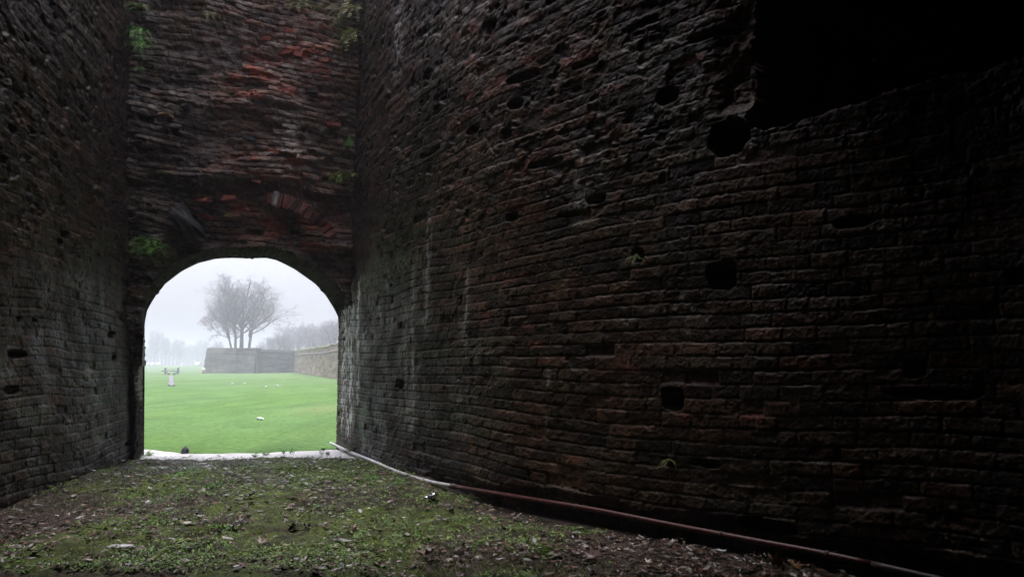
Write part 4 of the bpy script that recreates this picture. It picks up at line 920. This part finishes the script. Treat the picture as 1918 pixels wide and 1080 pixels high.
# far parked cars
def car():
    root = empty('parked_car', (0, 0, 0), cat='car'); mb = MB()
    prof = [(-2.0, .35), (-2.05, .75), (-1.3, .9), (-.7, 1.4), (.9, 1.45), (1.6, .95), (2.0, .85), (2.05, .35)]
    V = [(x, y, z) for y in (-.85, .85) for x, z in prof]; n = len(prof)
    mb.add(V, [list(range(n))[::-1], [n+i for i in range(n)]]+[[i, (i+1) % n, n+(i+1) % n, n+i] for i in range(n)]); mb.build('body', mat_c('white_paint', (.8, .8, .82), .2), root)
    mb = MB(); V = [(x, y*.86, z) for y in (-1, 1) for x, z in [(-1.15, .92), (-.68, 1.33), (.85, 1.37), (1.4, .95)]]; mb.add(V, [[3, 2, 1, 0], [4, 5, 6, 7], [0, 1, 5, 4], [2, 3, 7, 6]]); mb.build('window', mat_c('car_glass', (.03, .03, .035), .1), root)
    for x in (-1.3, 1.3):
        for y in (-.8, .8):
            mb = MB(); mb.lathe([(.32, -.1), (.32, .1)], (x, y, .32), 14, Matrix.Rotation(R(90), 3, 'X')); mb.build('wheel', M_POST, root)
    return root
c0 = car()
for i, (px, l_) in enumerate([(279, 'far white parked car, leftmost on the horizon beside the left jamb'), (288, 'far white parked car, second from the left on the horizon'), (298, 'far white parked car, third from the left on the horizon'), (370, 'far white parked car standing alone just left of the bastion')]):
    t = c0 if i == 0 else copy_tree(c0); p = at(px, 685, 330); t.location = (p.x, 330, 1.22); t.rotation_euler = (0, 0, R(75+i*9)); tag(t, l_, 'car', 'far parked cars')
# ------------------------------------------------------------------ haze
me = bpy.data.meshes.new('haze'); import bmesh
b = bmesh.new(); bmesh.ops.create_cube(b, size=1); b.to_mesh(me); b.free()
hz = bpy.data.objects.new('haze', me); COL.objects.link(hz); hz.location = (0, 480, 11.2); hz.scale = (2300, 1180, 25.4)
m = bpy.data.materials.new('haze'); m.use_nodes = True; N = m.node_tree.nodes; N.clear(); o = N.new('ShaderNodeOutputMaterial'); pv_ = N.new('ShaderNodeVolumePrincipled')
pv_.inputs['Color'].default_value = (.88, .89, 1, 1); pv_.inputs['Density'].default_value = .0026; pv_.inputs['Anisotropy'].default_value = .0
m.node_tree.links.new(pv_.outputs[0], o.inputs['Volume']); me.materials.append(m); tag(hz, kind='stuff', label='pale damp haze filling the air over the field', cat='haze')
# ------------------------------------------------------------------ light
w = bpy.data.worlds.new('World'); S.world = w; w.use_nodes = True; N = w.node_tree.nodes; L = w.node_tree.links
bg = N['Background']; sk = N.new('ShaderNodeTexSky'); sk.sky_type = 'NISHITA'; sk.sun_disc = False
EL, AZ = R(80), R(-30)
sk.sun_elevation = EL; sk.sun_rotation = AZ; sk.dust_density = 6; sk.air_density = 1.0; sk.ozone_density = 1
hs = N.new('ShaderNodeHueSaturation'); hs.inputs['Saturation'].default_value = .42
L.new(sk.outputs[0], hs.inputs['Color']); tn = N.new('ShaderNodeVectorMath'); tn.operation = 'MULTIPLY'; tn.inputs[1].default_value = (.985, .965, 1.075); L.new(hs.outputs[0], tn.inputs[0]); L.new(tn.outputs[0], bg.inputs['Color']); bg.inputs['Strength'].default_value = .12
sl_ = bpy.data.lights.new('sun', 'SUN'); sl_.energy = .6; sl_.angle = R(50); sl_.color = (1, .98, .95)
so_ = bpy.data.objects.new('sun', sl_); COL.objects.link(so_)
sd_ = Vector((math.sin(AZ)*math.cos(EL), math.cos(AZ)*math.cos(EL), math.sin(EL)))
so_.rotation_euler = sd_.to_track_quat('Z', 'Y').to_euler(); so_.location = (0, 0, 40)
# ------------------------------------------------------------------ render settings
S.view_settings.view_transform = 'Standard'; S.view_settings.look = 'None'; S.view_settings.exposure = 1.52; S.view_settings.gamma = 1
S.render.engine = 'CYCLES'; c = S.cycles
c.use_denoising = True; c.max_bounces = 8; c.diffuse_bounces = 5; c.glossy_bounces = 3; c.volume_bounces = 3; c.transparent_max_bounces = 4
c.caustics_reflective = False; c.caustics_refractive = False; c.use_adaptive_sampling = False
c.sample_clamp_indirect = 4
